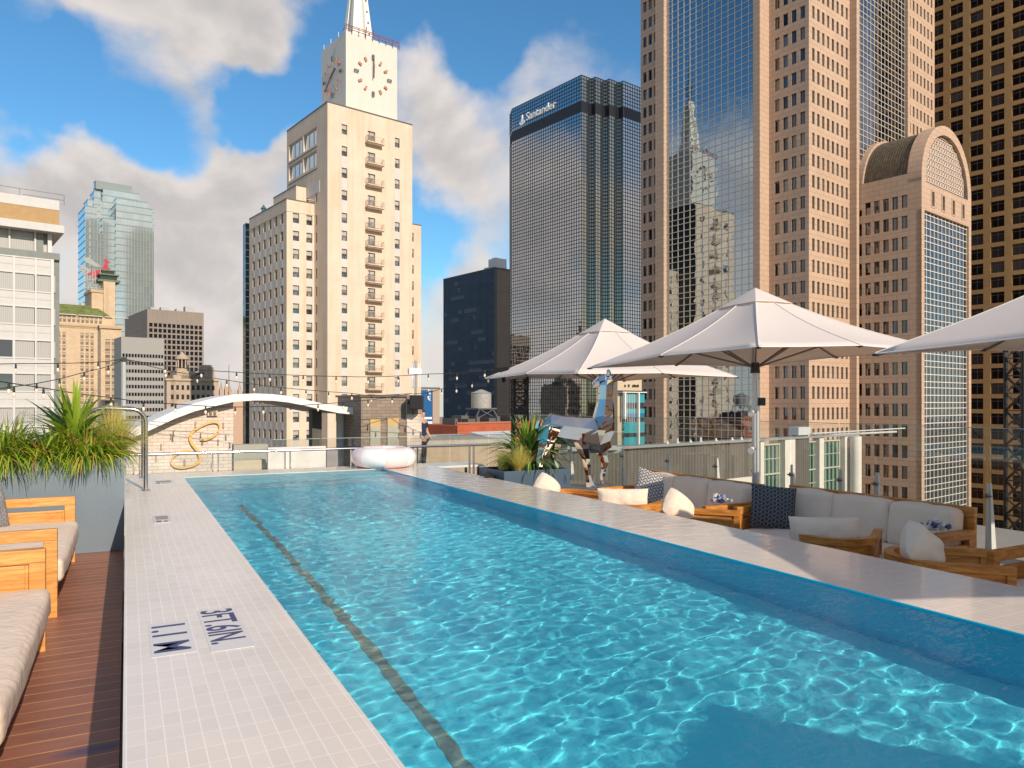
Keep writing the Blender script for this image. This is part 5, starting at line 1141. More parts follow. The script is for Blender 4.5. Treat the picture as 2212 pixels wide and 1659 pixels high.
def brick_stack():
    Y = 17.3; T = thing('brick_chimney_block', 'small brown brick rooftop block with two blocked up openings', 'building')
    xa, za = XZ(780, 857, Y); xb, _ = XZ(877, 857, Y); xc, _ = XZ(909, 855, Y); zt = za+.0
    m_bb = masonry('brown_roof_brick', (.27,.21,.16), .23, .078, .006, (.17,.13,.10), .12, .85, .15, .4, nscale=1.2)
    m = MB(); m.box(xa, xb, Y, Y+2.2, -1.9, zt, 0); m.box(xb+.002, xc, Y-.05, Y+2.2, -1.9, zt+.04, 1); m.box(xb+.002, xc+.01, Y-.06, Y-.052, zt-.42, zt+.05, 0)
    m.build('brickwork', [m_bb, masonry('peeling_white_brick', (.62,.52,.44), .23, .078, .005, (.45,.34,.27), .1, .8, .3, .4, nscale=3)], T)
    c = MB(); c.box(xa-.05, xb+.05, Y-.05, Y+2.25, zt, zt+.05); c.build('coping', mat('dark_coping', (.12,.11,.10), .6), T)
    for a, b, y0 in ((1188,1262,365),(1312,1395,357)):
        x0, z1 = XZ(442.4+.3*a, 796.3+.3*y0, Y); x1, zm = XZ(442.4+.3*b, 796.3+.3*(y0+50), Y); p = MB(); p.box(x0, x1, Y-.04, Y-.003, zm, z1, 0); p.box(x0, x1, Y-.045, Y-.003, -1.0, zm, 1); p.build('blocked_opening', [mat('ochre_board', (.56,.38,.15), .7, var=.1), mat('grey_board', (.38,.36,.28), .7, var=.12, vscale=6)], T)
    # loudspeaker and antenna on the corner
    x, z = XZ(900, 869, Y-.4); S = thing('loudspeaker', 'black loudspeaker bracketed to the corner of the brown brick rooftop block', 'speaker', (x, Y-.4, z), R(-25))
    b = MB(); b.box(-.16, .16, -.14, .14, -.17, .17); b.build('cabinet', m_black, S, .012); b = MB(); b.box(-.145, .145, -.155, -.142, -.155, .155); b.build('grille', mat('speaker_grille', (.02,.02,.02), .8), S); b = MB(); b.box(-.22, -.165, -.05, .05, -.05, .05); b.bar((-.1,.1,-.17),(-.1,.25,-.3),.03); b.build('bracket', m_black, S)
    x, z = XZ(898, 853, Y+.2); A = thing('antenna_mast', 'steel antenna mast with a white box above the brown brick block', 'antenna', (x, Y+.2, z))
    p = MB(); p.cyl(0,0,-.3,.86,.032,.032,8); p.build('pole', mat('galvanised_pole', (.40,.40,.40), .4, metal=.6), A); p = MB(); p.box(-.19,.13,-.06,.06,.52,.66); p.build('white_box', mat('white_plastic', (.80,.79,.77), .4), A)
    p = MB(); [p.tube([(dx,-.03,.2),(dx,-.03,.8)], .012, 6) for dx in (-.1,-.06,.06,.1)]; p.build('antenna_rod', MATS['white_plastic'], A)
brick_stack()
def low_walls():
    def wall(px0, px1, py, Y, dep, m, name, lab, zb=-1.9, cat='wall'):
        x0, z = XZ(px0, py, Y); x1, _ = XZ(px1, py, Y); b = MB(); b.box(x0, x1, Y, Y+dep, zb, z); o = b.build(name, m); tag(o, lab, cat); return x0, x1, z
    wall(579, 704, 967, 14.6, .12, mat('white_marble_panel', (.74,.68,.62), .5, var=.12, vscale=3), 'screen_wall', 'white stone screen wall just behind the steel top rail')
    wall(505, 579, 961, 15.4, .3, mat('grey_green_render', (.36,.35,.29), .8, var=.1), 'parapet_wall', 'grey green parapet wall beside the gold letter wall')
    wall(505, 574, 995, 15.0, .3, mat('sand_render', (.55,.45,.32), .8, var=.1), 'parapet_wall', 'low sand coloured parapet in front of the grey green one')
    wall(706, 730, 970, 16.0, .3, mat('mauve_grey_render', (.30,.26,.26), .8, var=.1), 'parapet_wall', 'short mauve grey parapet beside the round canopy column')
    wall(905, 1104, 968, 22, 6, mat('beige_roof_wall', (.52,.38,.26), .8, var=.08), 'roof_store', 'flat beige roof building beyond the float, behind the glass', -8, 'building')
    x0, z0 = XZ(905, 956, 22.0); x1, _ = XZ(1110, 956, 22.0); b = MB(); b.box(x0, x1, 22.6, 27, -8, z0+.02); tag(b.build('parapet_wall', mat('grey_beige_cap', (.40,.37,.30), .8, var=.1)), 'grey beige parapet above the flat beige roof building', 'wall')
    # white table
    x, z = XZ(978, 1003, 13.6); T = thing('side_table', 'long white topped table on the lower roof right of the pink float', 'table', (x, 13.6, z-.75)); b = MB(); b.box(-.55, .5, -.4, .4, .72, .76); b.build('table_top', mat('table_white', (.72,.70,.66), .4), T, .004)
    for dx in (-.45,.42):
        for dy in (-.3,.3): b = MB(); b.box(dx-.02, dx+.02, dy-.02, dy+.02, 0, .719); b.build('leg', m_black, T)
    # sail roof far right of the railing
    a, b_, c, d = dpt(1015, 933, 42), dpt(1102, 930, 46), dpt(1108, 962, 34), dpt(1075, 950, 36); m = MB(); m.face([a, b_, c, d]); m.face([p-Vector((0,0,.15)) for p in (d, c, b_, a)]); m.face([a, d, d-Vector((0,0,.15)), a-Vector((0,0,.15))]); m.face([d, c, c-Vector((0,0,.15)), d-Vector((0,0,.15))])
    tag(m.build('sail_roof', mat('white_membrane', (.74,.72,.68), .5, var=.05)), 'white pointed sloping roof in front of the red brick block', 'roof')
    a, b_, c, d = dpt(1225, 975, 30), dpt(1228, 948, 34), dpt(1345, 965, 32), dpt(1335, 972, 29); m = MB(); m.face([a, b_, c, d][::-1]); m.face([p-Vector((0,0,.12)) for p in (a, b_, c, d)]); tag(m.build('sail_roof', MATS['white_membrane']), 'white sloping roof showing between the sculpture neck and the corrugated block', 'roof')
low_walls()
def person_far():
    x, z = XZ(907, 900, 19.0); PX = XY(911, 19.7); T = thing('person', 'person in a navy T-shirt standing partly behind the brown brick block', 'person', (PX, 19.7, -.93), R(35)); wk = MB(); wk.box(PX-1.6, PX+.32, 19.3, 21, -1.9, -.93); struct(wk.build('roof_walkway', m_conc))
    def skin(name, verts, edges, radii, mt, parent, root=0):
        me = bpy.data.meshes.new(name); me.from_pydata(verts, edges, []); me.materials.append(mt); o = link(name, me, parent)
        md = o.modifiers.new('skin', 'SKIN'); md.use_smooth_shade = True
        sv = me.skin_vertices[0].data
        for i, r in enumerate(radii): sv[i].radius = r if isinstance(r, tuple) else (r, r)
        sv[root].use_root = True
        o.modifiers.new('sub', 'SUBSURF').levels = 2; o.modifiers['sub'].render_levels = 2; return o
    V = [(0,0,.95),(0,0,1.12),(0,0,1.32),(0,.0,1.45),(0,-.01,1.53),(0,-.02,1.64),(0,-.02,1.74),(-.19,0,1.41),(-.27,.02,1.16),(-.22,-.14,.98),(-.2,-.22,.95),(.19,0,1.41),(.27,.02,1.16),(.24,-.12,.97),(.22,-.2,.93),(-.1,0,.88),(-.11,.0,.48),(-.11,.03,.08),(-.12,-.1,.04),(.1,0,.88),(.11,0,.48),(.12,.03,.08),(.13,-.1,.04)]
    E = [(0,1),(1,2),(2,3),(3,4),(4,5),(5,6),(3,7),(7,8),(8,9),(9,10),(3,11),(11,12),(12,13),(13,14),(0,15),(15,16),(16,17),(17,18),(0,19),(19,20),(20,21),(21,22)]
    rad = [(.15,.11),(.14,.1),(.16,.11),(.12,.09),.055,(.085,.1),(.07,.08),.07,.05,.038,.03,.07,.05,.038,.03,.09,.065,.045,.04,.09,.065,.045,.04]
    skin('body', V, E, rad, mat('skin', (.52,.30,.20), .5), T)
    V2 = [(0,0,.93),(0,0,1.12),(0,0,1.32),(0,0,1.44),(-.19,0,1.42),(-.25,.015,1.24),(.19,0,1.42),(.25,.015,1.24)]
    skin('t_shirt', V2, [(0,1),(1,2),(2,3),(3,4),(4,5),(3,6),(6,7)], [(.175,.13),(.16,.12),(.18,.13),(.13,.105),.085,.075,.085,.075], mat('navy_cotton', (.02,.025,.06), .8), T)
    V3 = [(0,0,.97),(-.1,0,.86),(-.11,0,.48),(-.11,.03,.1),(.1,0,.86),(.11,0,.48),(.12,.03,.1)]
    skin('trousers', V3, [(0,1),(1,2),(2,3),(0,4),(4,5),(5,6)], [(.16,.12),.105,.08,.065,.105,.08,.065], mat('dark_cotton', (.03,.03,.035), .85), T)
    h = MB(); bm = bmesh.new(); bmesh.ops.create_uvsphere(bm, u_segments=16, v_segments=10, radius=.1); 
    me = bpy.data.meshes.new('hair'); bmesh.ops.delete(bm, geom=[v for v in bm.verts if v.co.z < -.02 and v.co.y < .04], context='VERTS'); bm.to_mesh(me); bm.free(); me.materials.append(mat('dark_hair', (.03,.02,.015), .7)); o = link('hair', me, T); o.location = (0, 0, 1.70); o.scale = (.88, 1.05, 1.05)
person_far()
def handrails():
    for k, (px, py, Y, lab) in enumerate(((318, 1059, 9.83, 'nearer brushed steel handrail bending down beside the blue planter'), (310.5, 1030.3, 11.55, 'farther brushed steel handrail showing just behind the nearer one'))):
        T = thing('handrail', lab, 'handrail', (.205, Y, 0), 0, 'handrails beside the pool steps'); zt = .97
        path = [(0,0,.0),(0,0,zt-.16)]
        for a in range(1, 8): t = a*math.pi/2/8; path.append((-.16+.16*math.cos(t), 0, zt-.16+.16*math.sin(t)))
        path += [(-.16,0,zt),(-.40,0,zt+.012),(-.50,0,zt+.005)]
        sl = math.tan(R(31)); path += [(-.56,0,zt-.03)]+[(-.56-d,0,zt-.03-d*sl) for d in (.2,.6,1.0,1.5)]; path += [(-2.1,0,zt-.03-1.54*sl-.5)]
        m = MB(); m.tube(path, .024, 12); m.build('tube', mat('warm_steel', (.60,.53,.50), .14, metal=1.), T)
        c = MB(); c.cyl(0,0,.0005,.008,.055,.05,20); c.build('base_plate', m_steel, T)
handrails()
def float_ring():
    p = wpt(836, 1009, 0); T = thing('swim_ring', 'pink and white striped inflatable ring lying on the far pool edge', 'pool float', (3.72, 11.62, .165), R(8))
    M_, N_ = 48, 20; R_, r_ = .37, .16; cols = [mat('float_pink', (.83,.63,.62), .12, spec=.6, trans=.0, coat=.5), mat('float_white', (.83,.80,.79), .12, coat=.5)]
    v = []; f = []; mi = []
    for i in range(M_):
        a = 2*math.pi*i/M_; seg = math.cos(a*12)**2
        for j in range(N_):
            b = 2*math.pi*j/N_; rr = r_*(1-.012*seg*(1 if math.cos(b) < 0 else .3)); x = R_+rr*math.cos(b); v.append((x*math.cos(a), x*math.sin(a), rr*math.sin(b)*1.0))
    for i in range(M_):
        for j in range(N_): f.append((i*N_+j, ((i+1)%M_)*N_+j, ((i+1)%M_)*N_+(j+1)%N_, i*N_+(j+1)%N_)); mi.append(((i+3)//6) % 2)
    mb = MB(); mb.raw(v, f, True); mb.m = mi; mb.build('ring', cols, T)
    c = MB(); c.cyl(-.05, -.30, .135, .16, .014, .014, 8); c.build('valve', cols[1], T)
float_ring()
# ---------------------------------------------------------------- teak
def teak_mat(name, c1, c2):
    m, N, L, b = node_mat(name, .42, 0, .45); tc = N.new('ShaderNodeTexCoord'); mp = N.new('ShaderNodeMapping'); mp.inputs['Scale'].default_value = (3, 3, 22); L.new(tc.outputs['Object'], mp.inputs[0])
    n = N.new('ShaderNodeTexNoise'); n.inputs['Scale'].default_value = 1.6; n.inputs['Detail'].default_value = 6; n.inputs['Roughness'].default_value = .6; n.inputs['Distortion'].default_value = .8; L.new(mp.outputs[0], n.inputs['Vector'])
    r = N.new('ShaderNodeValToRGB'); r.color_ramp.elements[0].position = .32; r.color_ramp.elements[1].position = .68; r.color_ramp.elements[0].color = (*c1,1); r.color_ramp.elements[1].color = (*c2,1); L.new(n.outputs[0], r.inputs[0]); L.new(r.outputs[0], b.inputs['Base Color'])
    bp = N.new('ShaderNodeBump'); bp.inputs['Distance'].default_value = .001; L.new(n.outputs[0], bp.inputs['Height']); L.new(bp.outputs[0], b.inputs['Normal']); return m
m_teakL = teak_mat('sunlit_teak', (.50,.20,.04), (.80,.40,.12)); m_teakR = teak_mat('shaded_teak', (.35,.115,.014), (.70,.30,.06))  # one teak: brighter copy for the sunlit sofas, darker copy for umbrella shade
m_fab = mat('cream_canvas', (.78,.625,.485), .85, var=.04, vscale=3, bump=1.1, bscale=15)
def rbox(w, d, h, r=.05, n=9, crown=.02, wr=.004, seed=0):
    """a stuffed box cushion: rounded edges, crowned top, light wrinkles"""
    V = []; Fc = []; idx = {}
    hx, hy, hz = w/2, d/2, h/2
    def pt(a, b, c):
        k = (round(a,4), round(b,4), round(c,4))
        if k in idx: return idx[k]
        p = Vector((a*hx, b*hy, c*hz)); q = Vector((max(-hx+r, min(hx-r, p.x)), max(-hy+r, min(hy-r, p.y)), max(-hz+r, min(hz-r, p.z)))); d_ = p-q
        if d_.length > 1e-6: p = q + d_.normalized()*r
        cr = (1-a*a)*(1-b*b); p.z += crown*cr*(1 if c > 0 else -.3)*abs(c); p.x += crown*.5*a*(1-b*b)*(1-c*c); p.y += crown*.6*b*(1-a*a)*(1-c*c)
        q3 = Vector((p.x*7+seed, p.y*7, p.z*5)); p += Vector((noise.noise(q3), noise.noise(q3+Vector((9,0,0))), noise.noise(q3+Vector((0,9,0)))))*wr*2
        idx[k] = len(V); V.append(tuple(p)); return idx[k]
    # denser lines near the edges
    g = sorted({-1, 1, *[math.sin(math.pi/2*(-1+2*i/(n*2))) for i in range(n*2+1)]})
    for ax in range(3):
        for s in (-1, 1):
            for i in range(len(g)-1):
                for j in range(len(g)-1):
                    q = []
                    for a, b in ((g[i],g[j]),(g[i+1],g[j]),(g[i+1],g[j+1]),(g[i],g[j+1])):
                        c = [0,0,0]; c[ax] = s; c[(ax+1)%3] = a; c[(ax+2)%3] = b; q.append(pt(*c))
                    Fc.append(tuple(q if s > 0 else q[::-1]))
    m = MB(); m.raw(V, Fc, True); return m
def pillow_mb(w, h, T=.15, n=18, seed=0, wr=.012, rnd=0.):
    V = []; Fc = []
    for sgn in (1, -1):
        base = len(V)
        for i in range(n+1):
            for j in range(n+1):
                u, v = -1+2*i/n, -1+2*j/n; th = T/2*((1-abs(u)**2.4)**.55)*((1-abs(v)**2.4)**.55); x = u*w/2*(1-.07*(1-v*v))*math.sqrt(1-rnd*v*v); y = v*h/2*(1-.07*(1-u*u))*math.sqrt(1-rnd*u*u)
                q = Vector((x*9+seed, y*9, sgn*2)); th *= 1+noise.noise(q)*.25; edge = min(1-abs(u), 1-abs(v)); wn = noise.noise(Vector((x*22+seed, y*22, sgn)))*wr*min(1, edge*4)
                V.append((x, y, sgn*(th+wn*.5)))
        for i in range(n):
            for j in range(n): q = (base+i*(n+1)+j, base+(i+1)*(n+1)+j, base+(i+1)*(n+1)+j+1, base+i*(n+1)+j+1); Fc.append(q if sgn > 0 else q[::-1])
    m = MB(); m.raw(V, Fc, True); return m
def make_sofa(label, L_, teak, nb, back_h, arm_h=.66, depth=.88, slot=True, cat='sofa', group=None, backrail=True):
    """front edge at x = 0 facing +x, running along y from 0 to L_"""
    T = thing('teak_sofa', label, cat, (0,0,0), 0, group); th = .055
    for k, y0 in enumerate((0, L_-th)):
        a = MB(); a.box(-.09, 0, y0, y0+th, 0, arm_h-.085); a.box(-depth, -depth+.09, y0, y0+th, 0, arm_h-.085); a.box(-depth, 0, y0-.004, y0+th+.004, arm_h-.085, arm_h)
        zt = arm_h-.085-(.05 if slot else .012)
        a.box(-depth+.092, -.092, y0+.012, y0+th-.012, .12, zt-.0, 0); a.box(-.112, -.0915, y0+.004, y0+th-.004, .12, zt, 0); a.box(-depth+.0915, -depth+.112, y0+.004, y0+th-.004, .12, zt, 0); a.box(-depth+.112, -.112, y0+.004, y0+th-.004, zt-.022, zt+.001, 0)
        a.build('arm', teak, T, .005)
    s = MB(); s.box(-.075, -.03, th+.002, L_-th-.002, .13, .235); s.box(-depth+.05, -depth+.09, th+.002, L_-th-.002, .13, .235); s.box(-depth+.1, -.08, th+.002, L_-th-.002, .19, .23); s.build('seat_frame', teak, T, .004)
    if backrail:
        b = MB(); b.box(-depth-.035, -depth+.015, -.0, L_, back_h-.09, back_h); b.box(-depth-.03, -depth+.01, .002, .075, 0, back_h-.092); b.box(-depth-.03, -depth+.01, L_-.075, L_-.002, 0, back_h-.092); b.box(-depth-.02, -depth+.0, .08, L_-.08, .25, back_h-.095); b.build('back_frame', teak, T, .005)
    c = rbox(depth-.02, L_-2*th-.03, .19, .05, 9, .02, .005, seed=L_*3); o = c.build('seat_cushion', m_fab, T); o.location = (-depth/2+.045, L_/2, .235+.095)
    if nb:
        w = (L_-2*th-.04)/nb
        for i in range(nb):
            c = rbox(.2, w-.006, back_h-.43, .05, 8, .022, .006, seed=i*5+L_); o = c.build('back_cushion', m_fab, T); o.location = (-depth+.13, th+.02+w*(i+.5), .43+(back_h-.43)/2-.02); o.rotation_euler = (0, R(-7), 0)
    return T
SL1 = make_sofa('golden teak sofa with cream cushions nearest the camera on the left deck', 2.25, m_teakL, 0, .75, slot=False); SL1.location = (-.46, 3.38, DL)
SL2 = make_sofa('golden teak sofa with slotted arms beside the blue grey planter', 2.2, m_teakL, 3, .75); SL2.location = (-.455, 6.42, DL)
def right_sofa(label, yn, L_, xf, slot=True):
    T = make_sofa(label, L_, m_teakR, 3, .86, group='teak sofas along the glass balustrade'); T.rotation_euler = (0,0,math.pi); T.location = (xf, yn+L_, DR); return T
right_sofa('teak sofa with cream back cushions left of the white umbrella pole', 6.28, 2.1, 5.72)
right_sofa('teak sofa with a charcoal zigzag pillow right of the umbrella pole', 4.0, 2.12, 5.98)
right_sofa('teak sofa cut off by the right edge, only its arm showing', 1.15, 2.25, 5.98)
# ---------------------------------------------------------------- pillows
def zigzag(name, c_bg, c_ln, sx=9., sy=15., amp=1.0, w=.2, ln2=None):
    m, N, L, b = node_mat(name, .85, 0, .2); tc = N.new('ShaderNodeTexCoord'); s = N.new('ShaderNodeSeparateXYZ'); L.new(tc.outputs['Object'], s.inputs[0])
    def mm(op, a, b_=None):
        n = N.new('ShaderNodeMath'); n.operation = op
        for i, v in enumerate((a, b_)):
            if v is None: continue
            if isinstance(v, (int, float)): n.inputs[i].default_value = v
            else: L.new(v, n.inputs[i])
        return n.outputs[0]
    tri = mm('ABSOLUTE', mm('SUBTRACT', mm('FRACT', mm('MULTIPLY', s.outputs[0], sx)), .5)); y = mm('ADD', mm('MULTIPLY', s.outputs[1], sy), mm('MULTIPLY', tri, 2*amp)); f = mm('FRACT', y); l1 = mm('LESS_THAN', f, w)
    l2 = mm('LESS_THAN', mm('ABSOLUTE', mm('SUBTRACT', mm('FRACT', mm('MULTIPLY', s.outputs[0], sx*2)), .5)), .06)
    k = mm('MAXIMUM', l1, l2); mx = N.new('ShaderNodeMix'); mx.data_type = 'RGBA'; L.new(k, mx.inputs['Factor']); mx.inputs['A'].default_value = (*c_bg,1); mx.inputs['B'].default_value = (*c_ln,1); L.new(mx.outputs['Result'], b.inputs['Base Color']); return m
m_zz_d = zigzag('charcoal_zigzag', (.045,.048,.056), (.21,.215,.22), 13, 22); m_zz_g = zigzag('grey_zigzag', (.20,.195,.195), (.36,.35,.34), 16, 24, 1, .22); m_zz_w = zigzag('white_navy_zigzag', (.50,.46,.43), (.09,.09,.11), 13, 22, 1, .42)
def pillow(label, m, w, h, loc, rot, T=.15, seed=0, cat='pillow', group=None):
    R_ = thing('pillow', label, cat, loc, 0, group); R_.rotation_euler = rot; pillow_mb(w, h, T, seed=seed, rnd=.34 if abs(w-h) < .05 and m == m_fab else .05).build('cover', m, R_)
    return R_
def look(loc, nrm, up=(0,0,1), roll=0.):
    z = Vector(nrm).normalized(); x = Vector(up).cross(z).normalized(); y = z.cross(x); M_ = Matrix((x, y, z)).transposed() @ Matrix.Rotation(roll, 3, 'Z'); return M_.to_euler()
pillow('grey zigzag pillow at the left edge on the sofa by the planter', m_zz_g, .46, .46, (-1.16, 8.28, DL+.62), look(0, (.75,-.65,.25)), .16, 3)
pillow('charcoal zigzag square pillow leaning in the corner of the right sofa', m_zz_d, .50, .50, (6.33, 5.88, DR+.66), look(0, (-.55,-.8,.28), roll=R(-6)), .15, 5)
pillow('white and navy zigzag pillow at the far end of the left right-hand sofa', m_zz_w, .48, .48, (6.27, 7.93, DR+.66), look(0, (-.5,-.8,.25), roll=R(-18)), .15, 7)
pillow('cream rectangular pillow in the low round chair before the zigzag pillow sofa', m_fab, .62, .30, (5.47, 4.50, DR+.66), look(0, (-.55,-.83,.15)), .17, 9)
pillow('cream pointed pillow standing in the nearest round backed chair', m_fab, .40, .44, (5.33, 3.50, DR+.70), look(0, (.15,-.85,.35), roll=R(45)), .24, 11)
pillow('cream pointed pillow standing in the third round backed chair', m_fab, .40, .42, (5.13, 6.05, DR+.70), look(0, (.15,-.85,.35), roll=R(43)), .24, 13)
pillow('cream wide pillow in the round backed chair half lit by the sun', m_fab, .60, .34, (5.08, 6.95, DR+.66), look(0, (-.52,-.85,.12)), .17, 15)
pillow('cream pointed pillow in the farthest round backed chair below the planter', m_fab, .40, .40, (4.92, 8.42, DR+.68), look(0, (.1,-.85,.35), roll=R(46)), .24, 17)
# ---------------------------------------------------------------- round backed chairs
def make_chair(label):
    T = thing('lounge_chair', label, 'armchair', (0,0,0), 0, 'round backed teak lounge chairs facing the sofas'); r = .33
    P = [(.40,-r),(.2,-r),(-.02,-r)] + [(-.02-r*math.sin(a), -r*math.cos(a)) for a in [math.pi*i/16 for i in range(1, 16)]] + [(-.02,r),(.2,r),(.40,r)]
    def band(z0, z1, t, nm, pts=P):
        m = MB(); n = len(pts); out = []; inn = []
        for i, p in enumerate(pts):
            a = Vector(pts[max(i-1,0)]); b = Vector(pts[min(i+1,n-1)]); d = (b-a).normalized(); nn = Vector((-d.y, d.x)); q = Vector(p); out.append(q-nn*t/2); inn.append(q+nn*t/2)
        for i in range(n-1):
            for A, B in ((out[i], out[i+1]),): m.face([(A.x,A.y,z0),(B.x,B.y,z0),(B.x,B.y,z1),(A.x,A.y,z1)][::1], smooth=False)
            A, B = inn[i], inn[i+1]; m.face([(B.x,B.y,z0),(A.x,A.y,z0),(A.x,A.y,z1),(B.x,B.y,z1)])
            for z, o_ in ((z1, 1), (z0, -1)):
                q = [(out[i].x,out[i].y,z),(out[i+1].x,out[i+1].y,z),(inn[i+1].x,inn[i+1].y,z),(inn[i].x,inn[i].y,z)]; m.face(q if o_ > 0 else q[::-1])
        for i in (0, n-1): q = [(out[i].x,out[i].y,z0),(inn[i].x,inn[i].y,z0),(inn[i].x,inn[i].y,z1),(out[i].x,out[i].y,z1)]; m.face(q if i else q[::-1])
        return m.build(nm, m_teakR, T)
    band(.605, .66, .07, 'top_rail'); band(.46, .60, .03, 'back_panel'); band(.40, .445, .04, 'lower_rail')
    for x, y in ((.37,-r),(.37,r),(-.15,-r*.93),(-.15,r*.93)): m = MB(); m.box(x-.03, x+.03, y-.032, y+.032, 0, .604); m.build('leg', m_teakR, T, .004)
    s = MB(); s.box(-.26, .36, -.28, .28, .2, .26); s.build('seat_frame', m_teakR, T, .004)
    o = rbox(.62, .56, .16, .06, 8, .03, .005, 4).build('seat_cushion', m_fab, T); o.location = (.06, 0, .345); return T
ch = make_chair('nearest round backed teak lounge chair at the lower right')
spots = [(5.50, 3.47, -46, None), (5.62, 4.52, 32, 'round backed teak chair holding a wide cream pillow before the charcoal zigzag pillow sofa'),
         (5.30, 5.95, -50, 'round backed teak chair in front of the arm of the left of the right-hand sofas'),
         (5.22, 7.05, 32, 'round backed teak chair half in sunlight beside the sculpture plinth'), (5.05, 8.15, -68, 'farthest round backed teak chair, just below the right planter')]
for i, (x, y, a, lab) in enumerate(spots):
    c = ch if i == 0 else copy_tree(ch); c.location = (x, y, DR); c.rotation_euler = (0, 0, R(a))
    if lab: c['label'] = lab
# knotted ornaments on the sofa arms
def knot(label, loc, s):
    T = thing('mosaic_ornament', label, 'ornament', loc); bm = bmesh.new(); rr = random.Random(int(s*1000)); mb = MB()
    for k in range(26):
        p = Vector((rr.gauss(0,.05), rr.gauss(0,.05), abs(rr.gauss(0,.035)))); d = Vector((rr.random()-.5, rr.random()-.5, rr.random()-.2)).normalized(); e = d.orthogonal().normalized(); g = d.cross(e); r_ = .035*rr.uniform(.7,1.3)
        v = [p+d*r_, p-d*r_]+[p+(e*math.cos(a)+g*math.sin(a))*r_*.8 for a in [i*2*math.pi/5 for i in range(5)]]
        mb.raw(v, [(0,2+i,2+(i+1)%5) for i in range(5)]+[(1,2+(i+1)%5,2+i) for i in range(5)], mi=rr.choice((0,0,1,2)))
    mb.build('cluster', [mat('ornament_white', (.62,.60,.60), .3), mat('ornament_navy', (.03,.05,.14), .3), mat('ornament_grey', (.25,.27,.32), .3)], T)
knot('blue and white faceted ornament on the arm of the sofa left of the pole', (5.95, 6.30, DR+.70), .05)
knot('blue and white faceted ornament on the arm of the sofa right of the pole', (6.35, 4.03, DR+.70), .06)
